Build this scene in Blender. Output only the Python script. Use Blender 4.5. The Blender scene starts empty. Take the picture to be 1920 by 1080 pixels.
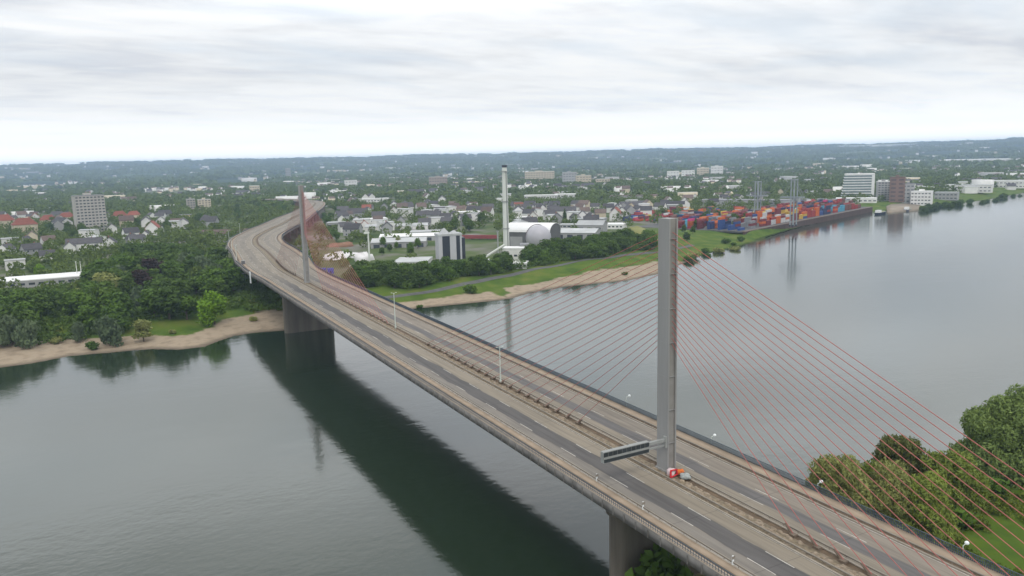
import bpy, math, random
import numpy as np
from mathutils import Vector, Matrix
random.seed(7); rng = np.random.default_rng(11)
R = math.radians
scn = bpy.context.scene
COL = scn.collection
PI = math.pi

# ------------------------------------------------------------------ camera model (metres; water at z = 0)
CAM = np.array([-93., -111.8, 82.8]); FPX = 1456.
_p, _r, _y = R(9.3), R(1.45), R(28.27)
FW = np.array([math.sin(_y)*math.cos(_p), math.cos(_y)*math.cos(_p), -math.sin(_p)])
_rt = np.array([math.cos(_y), -math.sin(_y), 0.]); _up = np.cross(_rt, FW)
RT = _rt*math.cos(_r) - _up*math.sin(_r); UP = np.cross(RT, FW)
def gp(px, py, z=6.):
    """ground point seen in the survey photograph at (px, py), at height z, and metres per pixel there"""
    d = FW + RT*(px-960)/FPX + UP*(540-py)/FPX
    t = (z-CAM[2])/d[2]
    q = CAM + t*d
    return float(q[0]), float(q[1]), float(t)/FPX
def pxof(x, y, z):
    d = np.array([x, y, z])-CAM; D = d@FW; return 960+FPX*(d@RT)/D, 540-FPX*(d@UP)/D, D/FPX
cd = bpy.data.cameras.new('camera'); cam = bpy.data.objects.new('camera', cd); COL.objects.link(cam)
cd.sensor_width = 36; cd.lens = FPX/1920*36; cd.clip_start = 1; cd.clip_end = 40000
M = Matrix((RT.tolist(), UP.tolist(), (-FW).tolist())).transposed().to_4x4(); M.translation = Vector(CAM)
cam.matrix_world = M; scn.camera = cam

# ------------------------------------------------------------------ materials
MATS = {}
def srgb(c):
    return tuple(((v/255+.055)/1.055)**2.4 if v > 10 else v/255/12.92 for v in c)
def nn(nt, t, **k):
    n = nt.nodes.new(t)
    for a, b in k.items(): setattr(n, a, b)
    return n
def mat(name, col, var=.12, scale=1., rough=.8, spec=.3, obj_var=0., streak=False, metal=0., bump=0.):
    """principled with world-position noise variation of the base colour"""
    if name in MATS: return MATS[name]
    m = bpy.data.materials.new(name); m.use_nodes = True; nt = m.node_tree
    b = nt.nodes['Principled BSDF']; b.inputs['Roughness'].default_value = rough
    b.inputs['Specular IOR Level'].default_value = spec; b.inputs['Metallic'].default_value = metal
    geo = nn(nt, 'ShaderNodeNewGeometry'); mp = nn(nt, 'ShaderNodeMapping')
    nt.links.new(geo.outputs['Position'], mp.inputs['Vector'])
    if streak: mp.inputs['Scale'].default_value = (1, 1, .12)
    no = nn(nt, 'ShaderNodeTexNoise'); no.inputs['Scale'].default_value = scale; no.inputs['Detail'].default_value = 5
    nt.links.new(mp.outputs[0], no.inputs['Vector'])
    mr = nn(nt, 'ShaderNodeMapRange'); mr.inputs[1].default_value = .3; mr.inputs[2].default_value = .7
    mr.inputs[3].default_value = 1-var; mr.inputs[4].default_value = 1+var
    nt.links.new(no.outputs[0], mr.inputs[0])
    last = mr.outputs[0]
    if obj_var:
        oi = nn(nt, 'ShaderNodeObjectInfo'); m2 = nn(nt, 'ShaderNodeMapRange')
        m2.inputs[3].default_value = 1-obj_var; m2.inputs[4].default_value = 1+obj_var
        nt.links.new(oi.outputs['Random'], m2.inputs[0])
        mm = nn(nt, 'ShaderNodeMath', operation='MULTIPLY'); nt.links.new(last, mm.inputs[0]); nt.links.new(m2.outputs[0], mm.inputs[1]); last = mm.outputs[0]
    vm = nn(nt, 'ShaderNodeVectorMath', operation='SCALE'); vm.inputs[0].default_value = col[:3]
    nt.links.new(last, vm.inputs['Scale']); nt.links.new(vm.outputs[0], b.inputs['Base Color'])
    if bump:
        bp = nn(nt, 'ShaderNodeBump'); bp.inputs['Strength'].default_value = bump; bp.inputs['Distance'].default_value = .3
        nt.links.new(no.outputs[0], bp.inputs['Height']); nt.links.new(bp.outputs[0], b.inputs['Normal'])
    MATS[name] = m; return m
def leafmat(name, col, col2, scale=.25):
    m = bpy.data.materials.new(name); m.use_nodes = True; nt = m.node_tree
    b = nt.nodes['Principled BSDF']; b.inputs['Roughness'].default_value = .7; b.inputs['Specular IOR Level'].default_value = .15
    at = nn(nt, 'ShaderNodeAttribute', attribute_name='tone')
    geo = nn(nt, 'ShaderNodeNewGeometry'); no = nn(nt, 'ShaderNodeTexNoise'); no.inputs['Scale'].default_value = scale
    nt.links.new(geo.outputs['Position'], no.inputs['Vector'])
    oi = nn(nt, 'ShaderNodeObjectInfo')
    a = nn(nt, 'ShaderNodeMath', operation='MULTIPLY_ADD'); a.inputs[1].default_value = .3
    nt.links.new(at.outputs['Fac'], a.inputs[0])
    c = nn(nt, 'ShaderNodeMath', operation='MULTIPLY_ADD'); c.inputs[1].default_value = .45; c.inputs[2].default_value = -.05
    nt.links.new(oi.outputs['Random'], c.inputs[0]); 
    d = nn(nt, 'ShaderNodeMath', operation='MULTIPLY_ADD'); d.inputs[1].default_value = .5
    nt.links.new(no.outputs[0], d.inputs[0]); nt.links.new(c.outputs[0], d.inputs[2]); nt.links.new(d.outputs[0], a.inputs[2])
    mx = nn(nt, 'ShaderNodeMix', data_type='RGBA'); mx.inputs[6].default_value = (*col, 1); mx.inputs[7].default_value = (*col2, 1)
    nt.links.new(a.outputs[0], mx.inputs[0]); nt.links.new(mx.outputs[2], b.inputs['Base Color'])
    tr = nn(nt, 'ShaderNodeBsdfTranslucent'); nt.links.new(mx.outputs[2], tr.inputs['Color'])
    ms = nn(nt, 'ShaderNodeMixShader'); ms.inputs[0].default_value = .25
    nt.links.new(b.outputs[0], ms.inputs[1]); nt.links.new(tr.outputs[0], ms.inputs[2])
    nt.links.new(ms.outputs[0], nt.nodes['Material Output'].inputs['Surface'])
    MATS[name] = m; return m
concrete = mat('concrete', (.125, .11, .088), .3, .35, streak=True)
steel_deck = mat('painted_steel_girder', (.17, .18, .185), .15, .3, rough=.55)
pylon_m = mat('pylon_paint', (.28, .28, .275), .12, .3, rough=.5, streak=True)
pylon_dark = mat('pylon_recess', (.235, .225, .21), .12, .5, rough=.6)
cable_m = mat('cable_red', (.38, .115, .10), .12, .4, rough=.5)
anchor_m = mat('cable_anchor_paint', (.15, .115, .085), .25, .8)
walk_m = mat('walkway_concrete', (.30, .235, .17), .18, .25)
kerb_m = mat('kerb_concrete', (.34, .30, .25), .12, .5)
groove_m = mat('drain_channel', (.12, .085, .055), .3, .8)
median_m = mat('median_gravel', (.20, .16, .105), .35, 1.3)
white_m = mat('road_paint', (.42, .40, .36), .3, 1.2)
rail_m = mat('galvanised_rail', (.27, .24, .20), .1, .5, rough=.45, metal=.2)
railing_m = mat('railing_slate', (.07, .095, .12), .1, .5, rough=.5)
fascia_m = mat('fascia', (.15, .143, .132), .3, .4, streak=True)
whitewall = mat('white_render', (.70, .69, .67), .07, .2, obj_var=.1)
creamwall = mat('cream_render', (.55, .48, .36), .08, .2, obj_var=.1)
greywall = mat('grey_render', (.34, .34, .34), .08, .2, obj_var=.1)
brickwall = mat('brick_wall', (.28, .14, .10), .15, .3, obj_var=.1)
roof_dark = mat('dark_slate_roof', (.075, .072, .075), .2, .5, obj_var=.25)
roof_brown = mat('brown_tile_roof', (.13, .095, .08), .2, .5, obj_var=.2)
roof_red = mat('red_tile_roof', (.235, .075, .048), .18, .5, obj_var=.15)
roof_pale = mat('pale_flat_roof', (.42, .43, .43), .12, .08, obj_var=.15)
roof_white = mat('white_roof', (.74, .74, .73), .06, .1)
roof_grey = mat('grey_roof', (.2, .2, .21), .14, .15, obj_var=.15)
glass = mat('window_glass', (.045, .055, .065), .3, .3, rough=.2, spec=.6)
bark = mat('bark', (.10, .08, .06), .2, 1.)
path_m = mat('path_asphalt', (.10, .10, .10), .15, .3)
L_dark = leafmat('leaves_dark_green', (.033, .068, .014), (.11, .175, .03))
L_mid = leafmat('leaves_mid_green', (.045, .092, .014), (.115, .195, .026))
L_bright = leafmat('leaves_bright_green', (.09, .19, .012), (.20, .34, .02))
L_olive = leafmat('leaves_olive', (.12, .14, .035), (.38, .40, .14))
L_willow = leafmat('leaves_grey_willow', (.065, .10, .05), (.15, .20, .10))
L_meadow = leafmat('meadow_green', (.035, .08, .010), (.17, .21, .03), .12); L_og = leafmat('leaves_yellow_green', (.09, .135, .022), (.27, .33, .07)); L_wg = leafmat('leaves_fresh_willow', (.08, .13, .035), (.25, .33, .10)); L_copperolive = leafmat('leaves_brownish', (.085, .10, .03), (.23, .26, .08)); L_copper = leafmat('leaves_copper', (.028, .019, .018), (.065, .04, .032))
L_far = leafmat('leaves_far_wood', (.038, .068, .012), (.13, .18, .034), .012)

# ------------------------------------------------------------------ mesh helpers
class MB:
    def __init__(s): s.v = []; s.f = []; s.mi = []; s.ms = []
    def _m(s, m):
        if m not in s.ms: s.ms.append(m)
        return s.ms.index(m)
    def quad(s, pts, m):
        i = len(s.v); s.v += [tuple(p) for p in pts]; s.f.append(tuple(range(i, i+len(pts)))); s.mi.append(s._m(m))
    def hexa(s, p, m):
        i = len(s.v); s.v += [tuple(q) for q in p]; k = s._m(m)
        for f in ((0,3,2,1),(4,5,6,7),(0,1,5,4),(1,2,6,5),(2,3,7,6),(3,0,4,7)):
            s.f.append(tuple(i+a for a in f)); s.mi.append(k)
    def box(s, x0, x1, y0, y1, z0, z1, m):
        s.hexa([(x0,y0,z0),(x1,y0,z0),(x1,y1,z0),(x0,y1,z0),(x0,y0,z1),(x1,y0,z1),(x1,y1,z1),(x0,y1,z1)], m)
    def cyl(s, p0, p1, r0, r1, m, n=8, cap=True):
        p0, p1 = Vector(p0), Vector(p1); d = (p1-p0).normalized()
        a = d.orthogonal().normalized(); b = d.cross(a); i = len(s.v); k = s._m(m)
        for p, r in ((p0, r0), (p1, r1)):
            for j in range(n):
                t = 2*PI*j/n; s.v.append(tuple(p + a*math.cos(t)*r + b*math.sin(t)*r))
        for j in range(n):
            s.f.append((i+j, i+(j+1)%n, i+n+(j+1)%n, i+n+j)); s.mi.append(k)
        if cap:
            s.f.append(tuple(i+n+j for j in range(n))); s.mi.append(k); s.f.append(tuple(i+n-1-j for j in range(n))); s.mi.append(k)
    def gable(s, w, d, h, rh, m, ov=.4, th=.25, ax='x'):
        """pitched roof slab pair over a w x d footprint, eaves at h; ridge along x"""
        for sy in (-1, 1):
            y = sy*(d/2+ov); k = ov/(d/2)*rh
            a = [(-w/2-ov, y, h-k), (w/2+ov, y, h-k), (w/2+ov, 0, h+rh), (-w/2-ov, 0, h+rh)]
            s.hexa(a + [(q[0], q[1], q[2]+th) for q in a], m)
    def build(s, name, parent=None, smooth=False):
        me = bpy.data.meshes.new(name); me.from_pydata(s.v, [], s.f)
        for m in s.ms: me.materials.append(m)
        me.polygons.foreach_set('material_index', s.mi)
        if smooth: me.polygons.foreach_set('use_smooth', [True]*len(me.polygons))
        me.update(); return link(name, me, parent)
def link(name, me, parent=None):
    o = bpy.data.objects.new(name, me); COL.objects.link(o)
    if parent is not None: o.parent = parent
    return o
def npmesh(name, V, F, m, parent=None, tone=None, mi=None):
    """V (n,3), F (k,c) homogeneous faces"""
    V = np.asarray(V, np.float32); F = np.asarray(F, np.int32); c = F.shape[1]
    me = bpy.data.meshes.new(name); me.vertices.add(len(V)); me.vertices.foreach_set('co', V.ravel())
    me.loops.add(F.size); me.loops.foreach_set('vertex_index', F.ravel())
    me.polygons.add(len(F)); me.polygons.foreach_set('loop_start', np.arange(len(F), dtype=np.int32)*c)
    for q in (m if isinstance(m, list) else [m]): me.materials.append(q)
    if mi is not None: me.polygons.foreach_set('material_index', np.asarray(mi, np.int32))
    me.update(calc_edges=True); me.validate()
    if tone is not None:
        a = me.attributes.new('tone', 'FLOAT', 'POINT'); a.data.foreach_set('value', np.asarray(tone, np.float32))
    return link(name, me, parent)
def tag(o, label=None, cat=None, group=None, kind=None):
    if label and len(label.split()) > 16:
        for a, b in (('container third up in its stack', 'container third up'), ('second up in its stack', 'second up'), ('lowest in its stack', 'lowest'), (' dark pitched', ' dark'), (' brown pitched', ' brown'), (', first row', ''), (', front row', ''), (', slightly behind', ''), (', slightly in front', ''), (' to the right', ''), (' to the left', ''), ('very large ', 'huge '), ('scattered ', ''), ('far in front', 'in front'), ('far behind', 'behind'), (' in the scattered yard behind', ' behind'), (' and to', ''), ('round crowned ', 'round '), ('medium ', ''), ('the red-roofed ', 'the red '), ('with a ', 'with '), ('well ', '')):
            if len(label.split()) > 16: label = label.replace(a, b)
    if label: o['label'] = label
    if cat: o['category'] = cat
    if group: o['group'] = group
    if kind: o['kind'] = kind
    return o
def empty(name, loc, rz=0.):
    o = bpy.data.objects.new(name, None); COL.objects.link(o); o.location = loc; o.rotation_euler = (0, 0, rz); o.empty_display_size = 1
    return o
def copy_tree(o, parent=None, keep=None):
    c = o.copy(); COL.objects.link(c); c.parent = parent
    for ch in o.children:
        if keep is None or ch.name.split('.')[0] in keep: copy_tree(ch, c, keep)
    return c

# ------------------------------------------------------------------ shorelines (world metres, surveyed)
def PX(l, z=0.): return [gp(a, b, z)[:2] for a, b in l]
shore = [(-30000., -600.), (-2500., 230.), (-700., 262.), (-300., 276.)] + PX([(0,690),(60,682),(130,668),(200,662),(280,655),(340,656),(385,650),(410,640),(440,630),(480,624),(540,620),(620,612)]) + \
        [(40., 296.)] + PX([(770,580),(850,572),(930,564),(960,560),(1000,548),(1060,538),(1120,532),(1180,526),(1235,514),(1320,478),(1400,458)]) + \
        PX([(1500,428),(1560,413),(1635,397),(1720,393),(1760,386),(1850,375),(1920,362)]) + [(2200., 980.), (3600., 1500.), (30000., 3600.)]
grassl = [(-30000., -560.), (-2500., 262.), (-700., 290.), (-300., 303.)] + PX([(0,647),(70,641),(150,635),(212,633),(295,628),(350,628),(370,621),(400,610),(412,601),(450,597),(480,590),(540,587),(640,583)], 2.) + \
         PX([(762,567),(820,560),(912,549),(935,554),(954,556),(952,541),(1000,533),(1067,521),(1117,512),(1180,503),(1230,492),(1290,488),(1322,478)], 1.) + PX([(1400,458),(1500,428),(1560,413),(1635,397),(1720,393),(1760,386),(1850,375),(1920,362)], 0.) + [(2200., 978.), (3600., 1498.), (30000., 3598.)]
nshore = [(30000., -9000.), (4200., -700.), (900., -120.), (420., -30.), (200., -6.), (134., 6.), (109., 11.), (75., 15.), (54., 14.), (25., 8.), (0., 4.), (-10., 2.), (-22., -14.), (-40., -60.), (-70., -95.), (-130., -170.), (-400., -260.), (-2500., -700.), (-30000., -9000.)]
def pdist(X, Y, pl):
    D = np.full(X.shape, 1e9); 
    for (a, b), (c, d) in zip(pl[:-1], pl[1:]):
        ex, ey = c-a, d-b; L = ex*ex+ey*ey
        t = np.clip(((X-a)*ex+(Y-b)*ey)/L, 0, 1)
        D = np.minimum(D, np.hypot(X-a-t*ex, Y-b-t*ey))
    return D
def inside(X, Y, poly):
    r = np.zeros(X.shape, bool); n = len(poly)
    for i in range(n):
        x1, y1 = poly[i]; x2, y2 = poly[(i+1) % n]
        if y1 == y2: continue
        c = ((y1 > Y) != (y2 > Y)) & (X < (x2-x1)*(Y-y1)/(y2-y1)+x1); r ^= c
    return r
def sd(X, Y, pl, side):
    far = [(pl[-1][0], side), (pl[0][0], side)]
    s = np.where(inside(X, Y, list(pl)+far), 1., -1.)
    return s*pdist(X, Y, pl)
def wn(X, Y, L, seed=0, n=7):
    g = np.random.default_rng(seed); o = 0
    for k in range(n):
        a = g.uniform(0, 2*PI); w = 2*PI/(L*g.uniform(.5, 1.6)); o = o + np.sin((X*math.cos(a)+Y*math.sin(a))*w + g.uniform(0, 6.28))
    return o/math.sqrt(n/2)
def ss(x, a, b):
    t = np.clip((x-a)/(b-a), 0, 1); return t*t*(3-2*t)
def height(X, Y):
    X = np.asarray(X, float); Y = np.asarray(Y, float)
    df = sd(X, Y, shore, 20000.); dn = sd(X, Y, nshore, -20000.)
    quay = ss(X, 470, 500)*(1-ss(X, 850, 900))
    hf = np.where(df < 0, np.maximum(-4, df*.2), .075*np.clip(df, 0, 26)) + 4.1*ss(df, 24, 58)
    hf = np.where(quay*(df > 0) > 0, hf*(1-quay)+quay*6.4*ss(df, 8, 16), hf)
    hn = np.where(dn < 0, np.maximum(-4, dn*.2), .1*np.clip(dn, 0, 12)) + 3.2*ss(dn, 8, 40)
    h = np.maximum(hf, hn)
    land = np.maximum(df, dn)
    h = h + np.clip(land/60, 0, 1)*.35*wn(X, Y, 60, 3) * (1-quay)
    r = np.hypot(X-CAM[0], Y-CAM[1])
    th = np.degrees(np.arctan2(X-CAM[0], Y-CAM[1]))-28.27
    # far slopes
    top = 186 + 6*wn(th, th*0, 30, 5) + 3*wn(th, th*0+3, 6, 9) + 14*np.exp(-((th-10.5)/1.2)**2)
    hill = top*ss(r, 3900, 12800)**1.1
    hill = hill + ss(r, 3800, 6500)*(5*wn(X, Y, 1500, 8)+3*wn(X, Y, 600, 12))*(1-ss(r, 10000, 12500))
    return h + hill*(land > 0), df, dn

# ------------------------------------------------------------------ ground (polar sheet, dense where the view is)
def sheet(rs, ths):
    r, t = np.meshgrid(rs, ths, indexing='ij')
    X = CAM[0]+r*np.sin(t); Y = CAM[1]+r*np.cos(t)
    n, m = r.shape; i = np.arange(n*m).reshape(n, m)
    F = np.stack([i[:-1, :-1], i[:-1, 1:], i[1:, 1:], i[1:, :-1]], -1).reshape(-1, 4)[:, ::-1]
    return X.ravel(), Y.ravel(), F
ths = np.concatenate([np.radians(np.arange(-14, 70, .16)), np.radians(np.arange(70, 346.01, 3.))])
rs = np.concatenate([[0.5], np.geomspace(20, 250, 90)[:-1], np.geomspace(250, 800, 170)[:-1], np.geomspace(800, 4000, 130)])
gx, gy, gf = sheet(rs, ths)
gh, gdf, gdn = height(gx, gy)
sandd = np.where(gy > 150, -sd(gx, gy, grassl, 20000.), -(gdn-7))
townm = ss(gdf, 90, 140)
# ground material
def ground_material():
    m = bpy.data.materials.new('ground'); m.use_nodes = True; nt = m.node_tree; b = nt.nodes['Principled BSDF']
    b.inputs['Roughness'].default_value = .95; b.inputs['Specular IOR Level'].default_value = .1
    geo = nn(nt, 'ShaderNodeNewGeometry')
    def noise(s, det=5):
        n = nn(nt, 'ShaderNodeTexNoise'); n.inputs['Scale'].default_value = s; n.inputs['Detail'].default_value = det
        nt.links.new(geo.outputs['Position'], n.inputs['Vector']); return n.outputs[0]
    def ramp(src, stops):
        r = nn(nt, 'ShaderNodeValToRGB'); e = r.color_ramp.elements
        while len(e) < len(stops): e.new(.5)
        for q, (p, c) in zip(e, stops): q.position = p; q.color = (*c, 1)
        nt.links.new(src, r.inputs[0]); return r.outputs[0]
    def mix(f, a, c):
        x = nn(nt, 'ShaderNodeMix', data_type='RGBA'); nt.links.new(f, x.inputs[0]); nt.links.new(a, x.inputs[6]); nt.links.new(c, x.inputs[7]); return x.outputs[2]
    grass = ramp(noise(.07), [(.3, (.045, .088, .012)), (.5, (.08, .128, .016)), (.7, (.13, .15, .03))])
    sand = ramp(noise(.22), [(.3, (.24, .19, .135)), (.55, (.335, .27, .195)), (.75, (.28, .23, .165))])
    town = ramp(noise(.02), [(.35, (.05, .085, .022)), (.5, (.09, .12, .04)), (.62, (.17, .165, .14)), (.7, (.24, .23, .21))])
    sa = nn(nt, 'ShaderNodeAttribute', attribute_name='sand'); ad = nn(nt, 'ShaderNodeMath', operation='MULTIPLY_ADD'); ad.inputs[1].default_value = 16.
    sub = nn(nt, 'ShaderNodeMath', operation='SUBTRACT'); sub.inputs[1].default_value = .5
    nt.links.new(noise(.09), sub.inputs[0]); nt.links.new(sub.outputs[0], ad.inputs[0]); nt.links.new(sa.outputs['Fac'], ad.inputs[2])
    mr = nn(nt, 'ShaderNodeMapRange'); mr.inputs[1].default_value = -1.2; mr.inputs[2].default_value = 1.2; nt.links.new(ad.outputs[0], mr.inputs[0])
    ta = nn(nt, 'ShaderNodeAttribute', attribute_name='town')
    c = mix(ta.outputs['Fac'], grass, town); c = mix(mr.outputs[0], c, sand)
    # wet darker band at the water line (height based)
    sx = nn(nt, 'ShaderNodeSeparateXYZ'); nt.links.new(geo.outputs['Position'], sx.inputs[0])
    wet = nn(nt, 'ShaderNodeMapRange'); wet.inputs[1].default_value = .1; wet.inputs[2].default_value = .45; wet.inputs[3].default_value = .45
    nt.links.new(sx.outputs['Z'], wet.inputs[0])
    sc = nn(nt, 'ShaderNodeVectorMath', operation='SCALE'); nt.links.new(c, sc.inputs[0]); nt.links.new(wet.outputs[0], sc.inputs['Scale'])
    nt.links.new(sc.outputs[0], b.inputs['Base Color'])
    bp = nn(nt, 'ShaderNodeBump'); bp.inputs['Strength'].default_value = .5; bp.inputs['Distance'].default_value = .5
    nt.links.new(noise(.6), bp.inputs['Height']); nt.links.new(bp.outputs[0], b.inputs['Normal'])
    return m
GM = ground_material()
gr = npmesh('ground', np.stack([gx, gy, gh], 1), gf, GM); tag(gr, kind='structure')
for nm, v in (('sand', sandd), ('town', townm)):
    a = gr.data.attributes.new(nm, 'FLOAT', 'POINT'); a.data.foreach_set('value', np.clip(v, -60, 60).astype(np.float32))
gr.data.polygons.foreach_set('use_smooth', [True]*len(gr.data.polygons))
# hills: continuation of the sheet
def hill_material():
    m = bpy.data.materials.new('wooded_hills'); m.use_nodes = True; nt = m.node_tree; b = nt.nodes['Principled BSDF']
    b.inputs['Roughness'].default_value = .95; b.inputs['Specular IOR Level'].default_value = .05
    geo = nn(nt, 'ShaderNodeNewGeometry')
    def noise(s, det=4):
        n = nn(nt, 'ShaderNodeTexNoise'); n.inputs['Scale'].default_value = s; n.inputs['Detail'].default_value = det
        nt.links.new(geo.outputs['Position'], n.inputs['Vector']); return n.outputs[0]
    r = nn(nt, 'ShaderNodeValToRGB'); e = r.color_ramp.elements
    e[0].position = .35; e[0].color = (.018, .036, .016, 1); e[1].position = .72; e[1].color = (.17, .18, .09, 1)
    q = e.new(.52); q.color = (.035, .06, .022, 1); q = e.new(.6); q.color = (.08, .12, .035, 1)
    nt.links.new(noise(.0022, 6), r.inputs[0]); nt.links.new(r.outputs[0], b.inputs['Base Color'])
    bp = nn(nt, 'ShaderNodeBump'); bp.inputs['Strength'].default_value = .8; bp.inputs['Distance'].default_value = 12
    nt.links.new(noise(.03), bp.inputs['Height']); nt.links.new(bp.outputs[0], b.inputs['Normal'])
    return m
hth = np.radians(np.arange(-40, 96, .2)); hr = np.concatenate([np.geomspace(3990, 13000, 110), np.linspace(13200, 15500, 6)])
hx, hy, hf = sheet(hr, hth); hh, _, _ = height(hx, hy)
hl = npmesh('hills', np.stack([hx, hy, hh], 1), hf, hill_material()); tag(hl, kind='structure')
hl.data.polygons.foreach_set('use_smooth', [True]*len(hl.data.polygons))

# ------------------------------------------------------------------ water
def water_material():
    m = bpy.data.materials.new('river_water'); m.use_nodes = True; nt = m.node_tree; b = nt.nodes['Principled BSDF']
    b.inputs['Base Color'].default_value = (.015, .027, .014, 1); b.inputs['Roughness'].default_value = .095
    b.inputs['IOR'].default_value = WIOR
    geo = nn(nt, 'ShaderNodeNewGeometry')
    def noise(s, sx, det=3, rot=12):
        mp = nn(nt, 'ShaderNodeMapping'); mp.inputs['Scale'].default_value = (sx, 1, 1); mp.inputs['Rotation'].default_value = (0, 0, R(rot))
        nt.links.new(geo.outputs['Position'], mp.inputs['Vector'])
        n = nn(nt, 'ShaderNodeTexNoise'); n.inputs['Scale'].default_value = s; n.inputs['Detail'].default_value = det
        nt.links.new(mp.outputs[0], n.inputs['Vector']); return n.outputs[0]
    big = noise(.012, .5, 2); amp = nn(nt, 'ShaderNodeMapRange'); amp.inputs[1].default_value = .35; amp.inputs[2].default_value = .65; amp.inputs[3].default_value = .35; amp.inputs[4].default_value = 1.2
    nt.links.new(big, amp.inputs[0])
    b1 = nn(nt, 'ShaderNodeBump'); b1.inputs['Distance'].default_value = 1.; nt.links.new(noise(.55, .8, 3), b1.inputs['Height'])
    st = nn(nt, 'ShaderNodeMath', operation='MULTIPLY'); st.inputs[1].default_value = .04; nt.links.new(amp.outputs[0], st.inputs[0]); nt.links.new(st.outputs[0], b1.inputs['Strength'])
    b2 = nn(nt, 'ShaderNodeBump'); b2.inputs['Distance'].default_value = 5.; b2.inputs['Strength'].default_value = .016; nt.links.new(noise(.09, .6, 3, 20), b2.inputs['Height'])
    b3 = nn(nt, 'ShaderNodeBump'); b3.inputs['Distance'].default_value = 1.5; b3.inputs['Strength'].default_value = .014; nt.links.new(noise(.22, .7, 3, 35), b3.inputs['Height'])
    nt.links.new(b1.outputs[0], b2.inputs['Normal']); nt.links.new(b2.outputs[0], b3.inputs['Normal']); nt.links.new(b3.outputs[0], b.inputs['Normal'])
    return m
WIOR = 1.75
wv = [(-13000, -4500, 0), (13000, -4500, 0), (13000, 2600, 0), (-13000, 2600, 0)]
wo = npmesh('river_water', wv, [(0, 1, 2, 3)], water_material()); tag(wo, kind='structure')

# ------------------------------------------------------------------ bridge
axis_pts = [(0,-260,21.2),(0,-120,22.3),(0,0,23.),(0,140,23.85),(0,280,24.65),(3,345,23.7),(11,410,22.2),(19,480,21.2),(25,545,21),(38,610,21),(66,690,21),(88,745,21),(127,855,21),(170,975,20.5),(214,1107,20),(250,1235,19.5),(262,1330,19),(258,1430,18),(235,1560,17)]
WS = [(-260,1),(300,1),(345,1.12),(415,1.36),(500,1.33),(610,1.26),(740,1.3),(860,1.2),(980,1.),(1600,.95)]
A = np.array(axis_pts, float)
def catmull(P, step=4.):
    out = []
    for i in range(len(P)-1):
        p0 = P[max(i-1, 0)]; p1 = P[i]; p2 = P[i+1]; p3 = P[min(i+2, len(P)-1)]
        n = max(2, int(np.linalg.norm(p2-p1)/step))
        for k in range(n):
            t = k/n
            if p1[1] < 279: out.append(p1+(p2-p1)*t); continue
            m1 = (p2-p0)/2 if i > 0 else p2-p1; m2 = (p3-p1)/2
            if p1[1] == 280: m1 = (p2-p1)*1.
            out.append((2*t**3-3*t**2+1)*p1+(t**3-2*t**2+t)*m1+(-2*t**3+3*t**2)*p2+(t**3-t**2)*m2)
    out.append(P[-1]); return np.array(out)
AX = catmull(A); T = np.gradient(AX, axis=0); T /= np.linalg.norm(T, axis=1)[:, None]
NX = np.stack([T[:, 1], -T[:, 0], T[:, 0]*0], 1); NX /= np.linalg.norm(NX, axis=1)[:, None]
LON = np.concatenate([[0], np.cumsum(np.linalg.norm(np.diff(AX, axis=0), axis=1))]); LON -= LON[np.argmin(abs(AX[:, 1]))]
WID = np.interp(LON, [w[0] for w in WS], [w[1] for w in WS])
def zdeck(y): return float(np.interp(y, A[:, 1], A[:, 2]))
def dpt(lon, x, dz=0.):
    i = [np.interp(lon, LON, AX[:, k]) for k in range(3)]; n = [np.interp(lon, LON, NX[:, k]) for k in range(3)]; w = np.interp(lon, LON, WID)
    return np.array([i[0]+n[0]*x*w, i[1]+n[1]*x*w, i[2]+dz])
bridge = tag(empty('cable_stayed_bridge', (0, 0, 0)), 'long motorway bridge with two grey pylons and red stay cables crossing the river', 'bridge')
def sweep(name, prof, m, lo=-260, hi=1640, closed=True, attr=False, parent=bridge):
    """sweep a lateral profile [(x,dz)...] along the bridge axis"""
    sel = np.where((LON >= lo) & (LON <= hi))[0]; n = len(prof); V = []
    P = np.array(prof, float)
    V = (AX[sel][:, None, :] + NX[sel][:, None, :]*(P[None, :, 0:1]*WID[sel][:, None, None]))
    V[:, :, 2] += P[None, :, 1]
    idx = np.arange(len(sel)*n).reshape(len(sel), n)
    if closed: nx = np.roll(idx, -1, axis=1)
    else: idx2 = idx[:, :-1]; nx = idx[:, 1:]; 
    a = idx if closed else idx[:, :-1]
    F = np.stack([a[:-1], nx[:-1], nx[1:], a[1:]], -1).reshape(-1, 4)
    o = npmesh(name, V.reshape(-1, 3), F, m, parent)
    if attr:
        for nm, v in (('lat', np.tile(P[:, 0], len(sel))), ('lon', np.repeat(LON[sel], n))):
            t = o.data.attributes.new(nm, 'FLOAT', 'POINT'); t.data.foreach_set('value', v.astype(np.float32))
    return o
def bar(x0, x1, z0, z1): return [(x0, z0), (x0, z1), (x1, z1), (x1, z0)]
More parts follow.
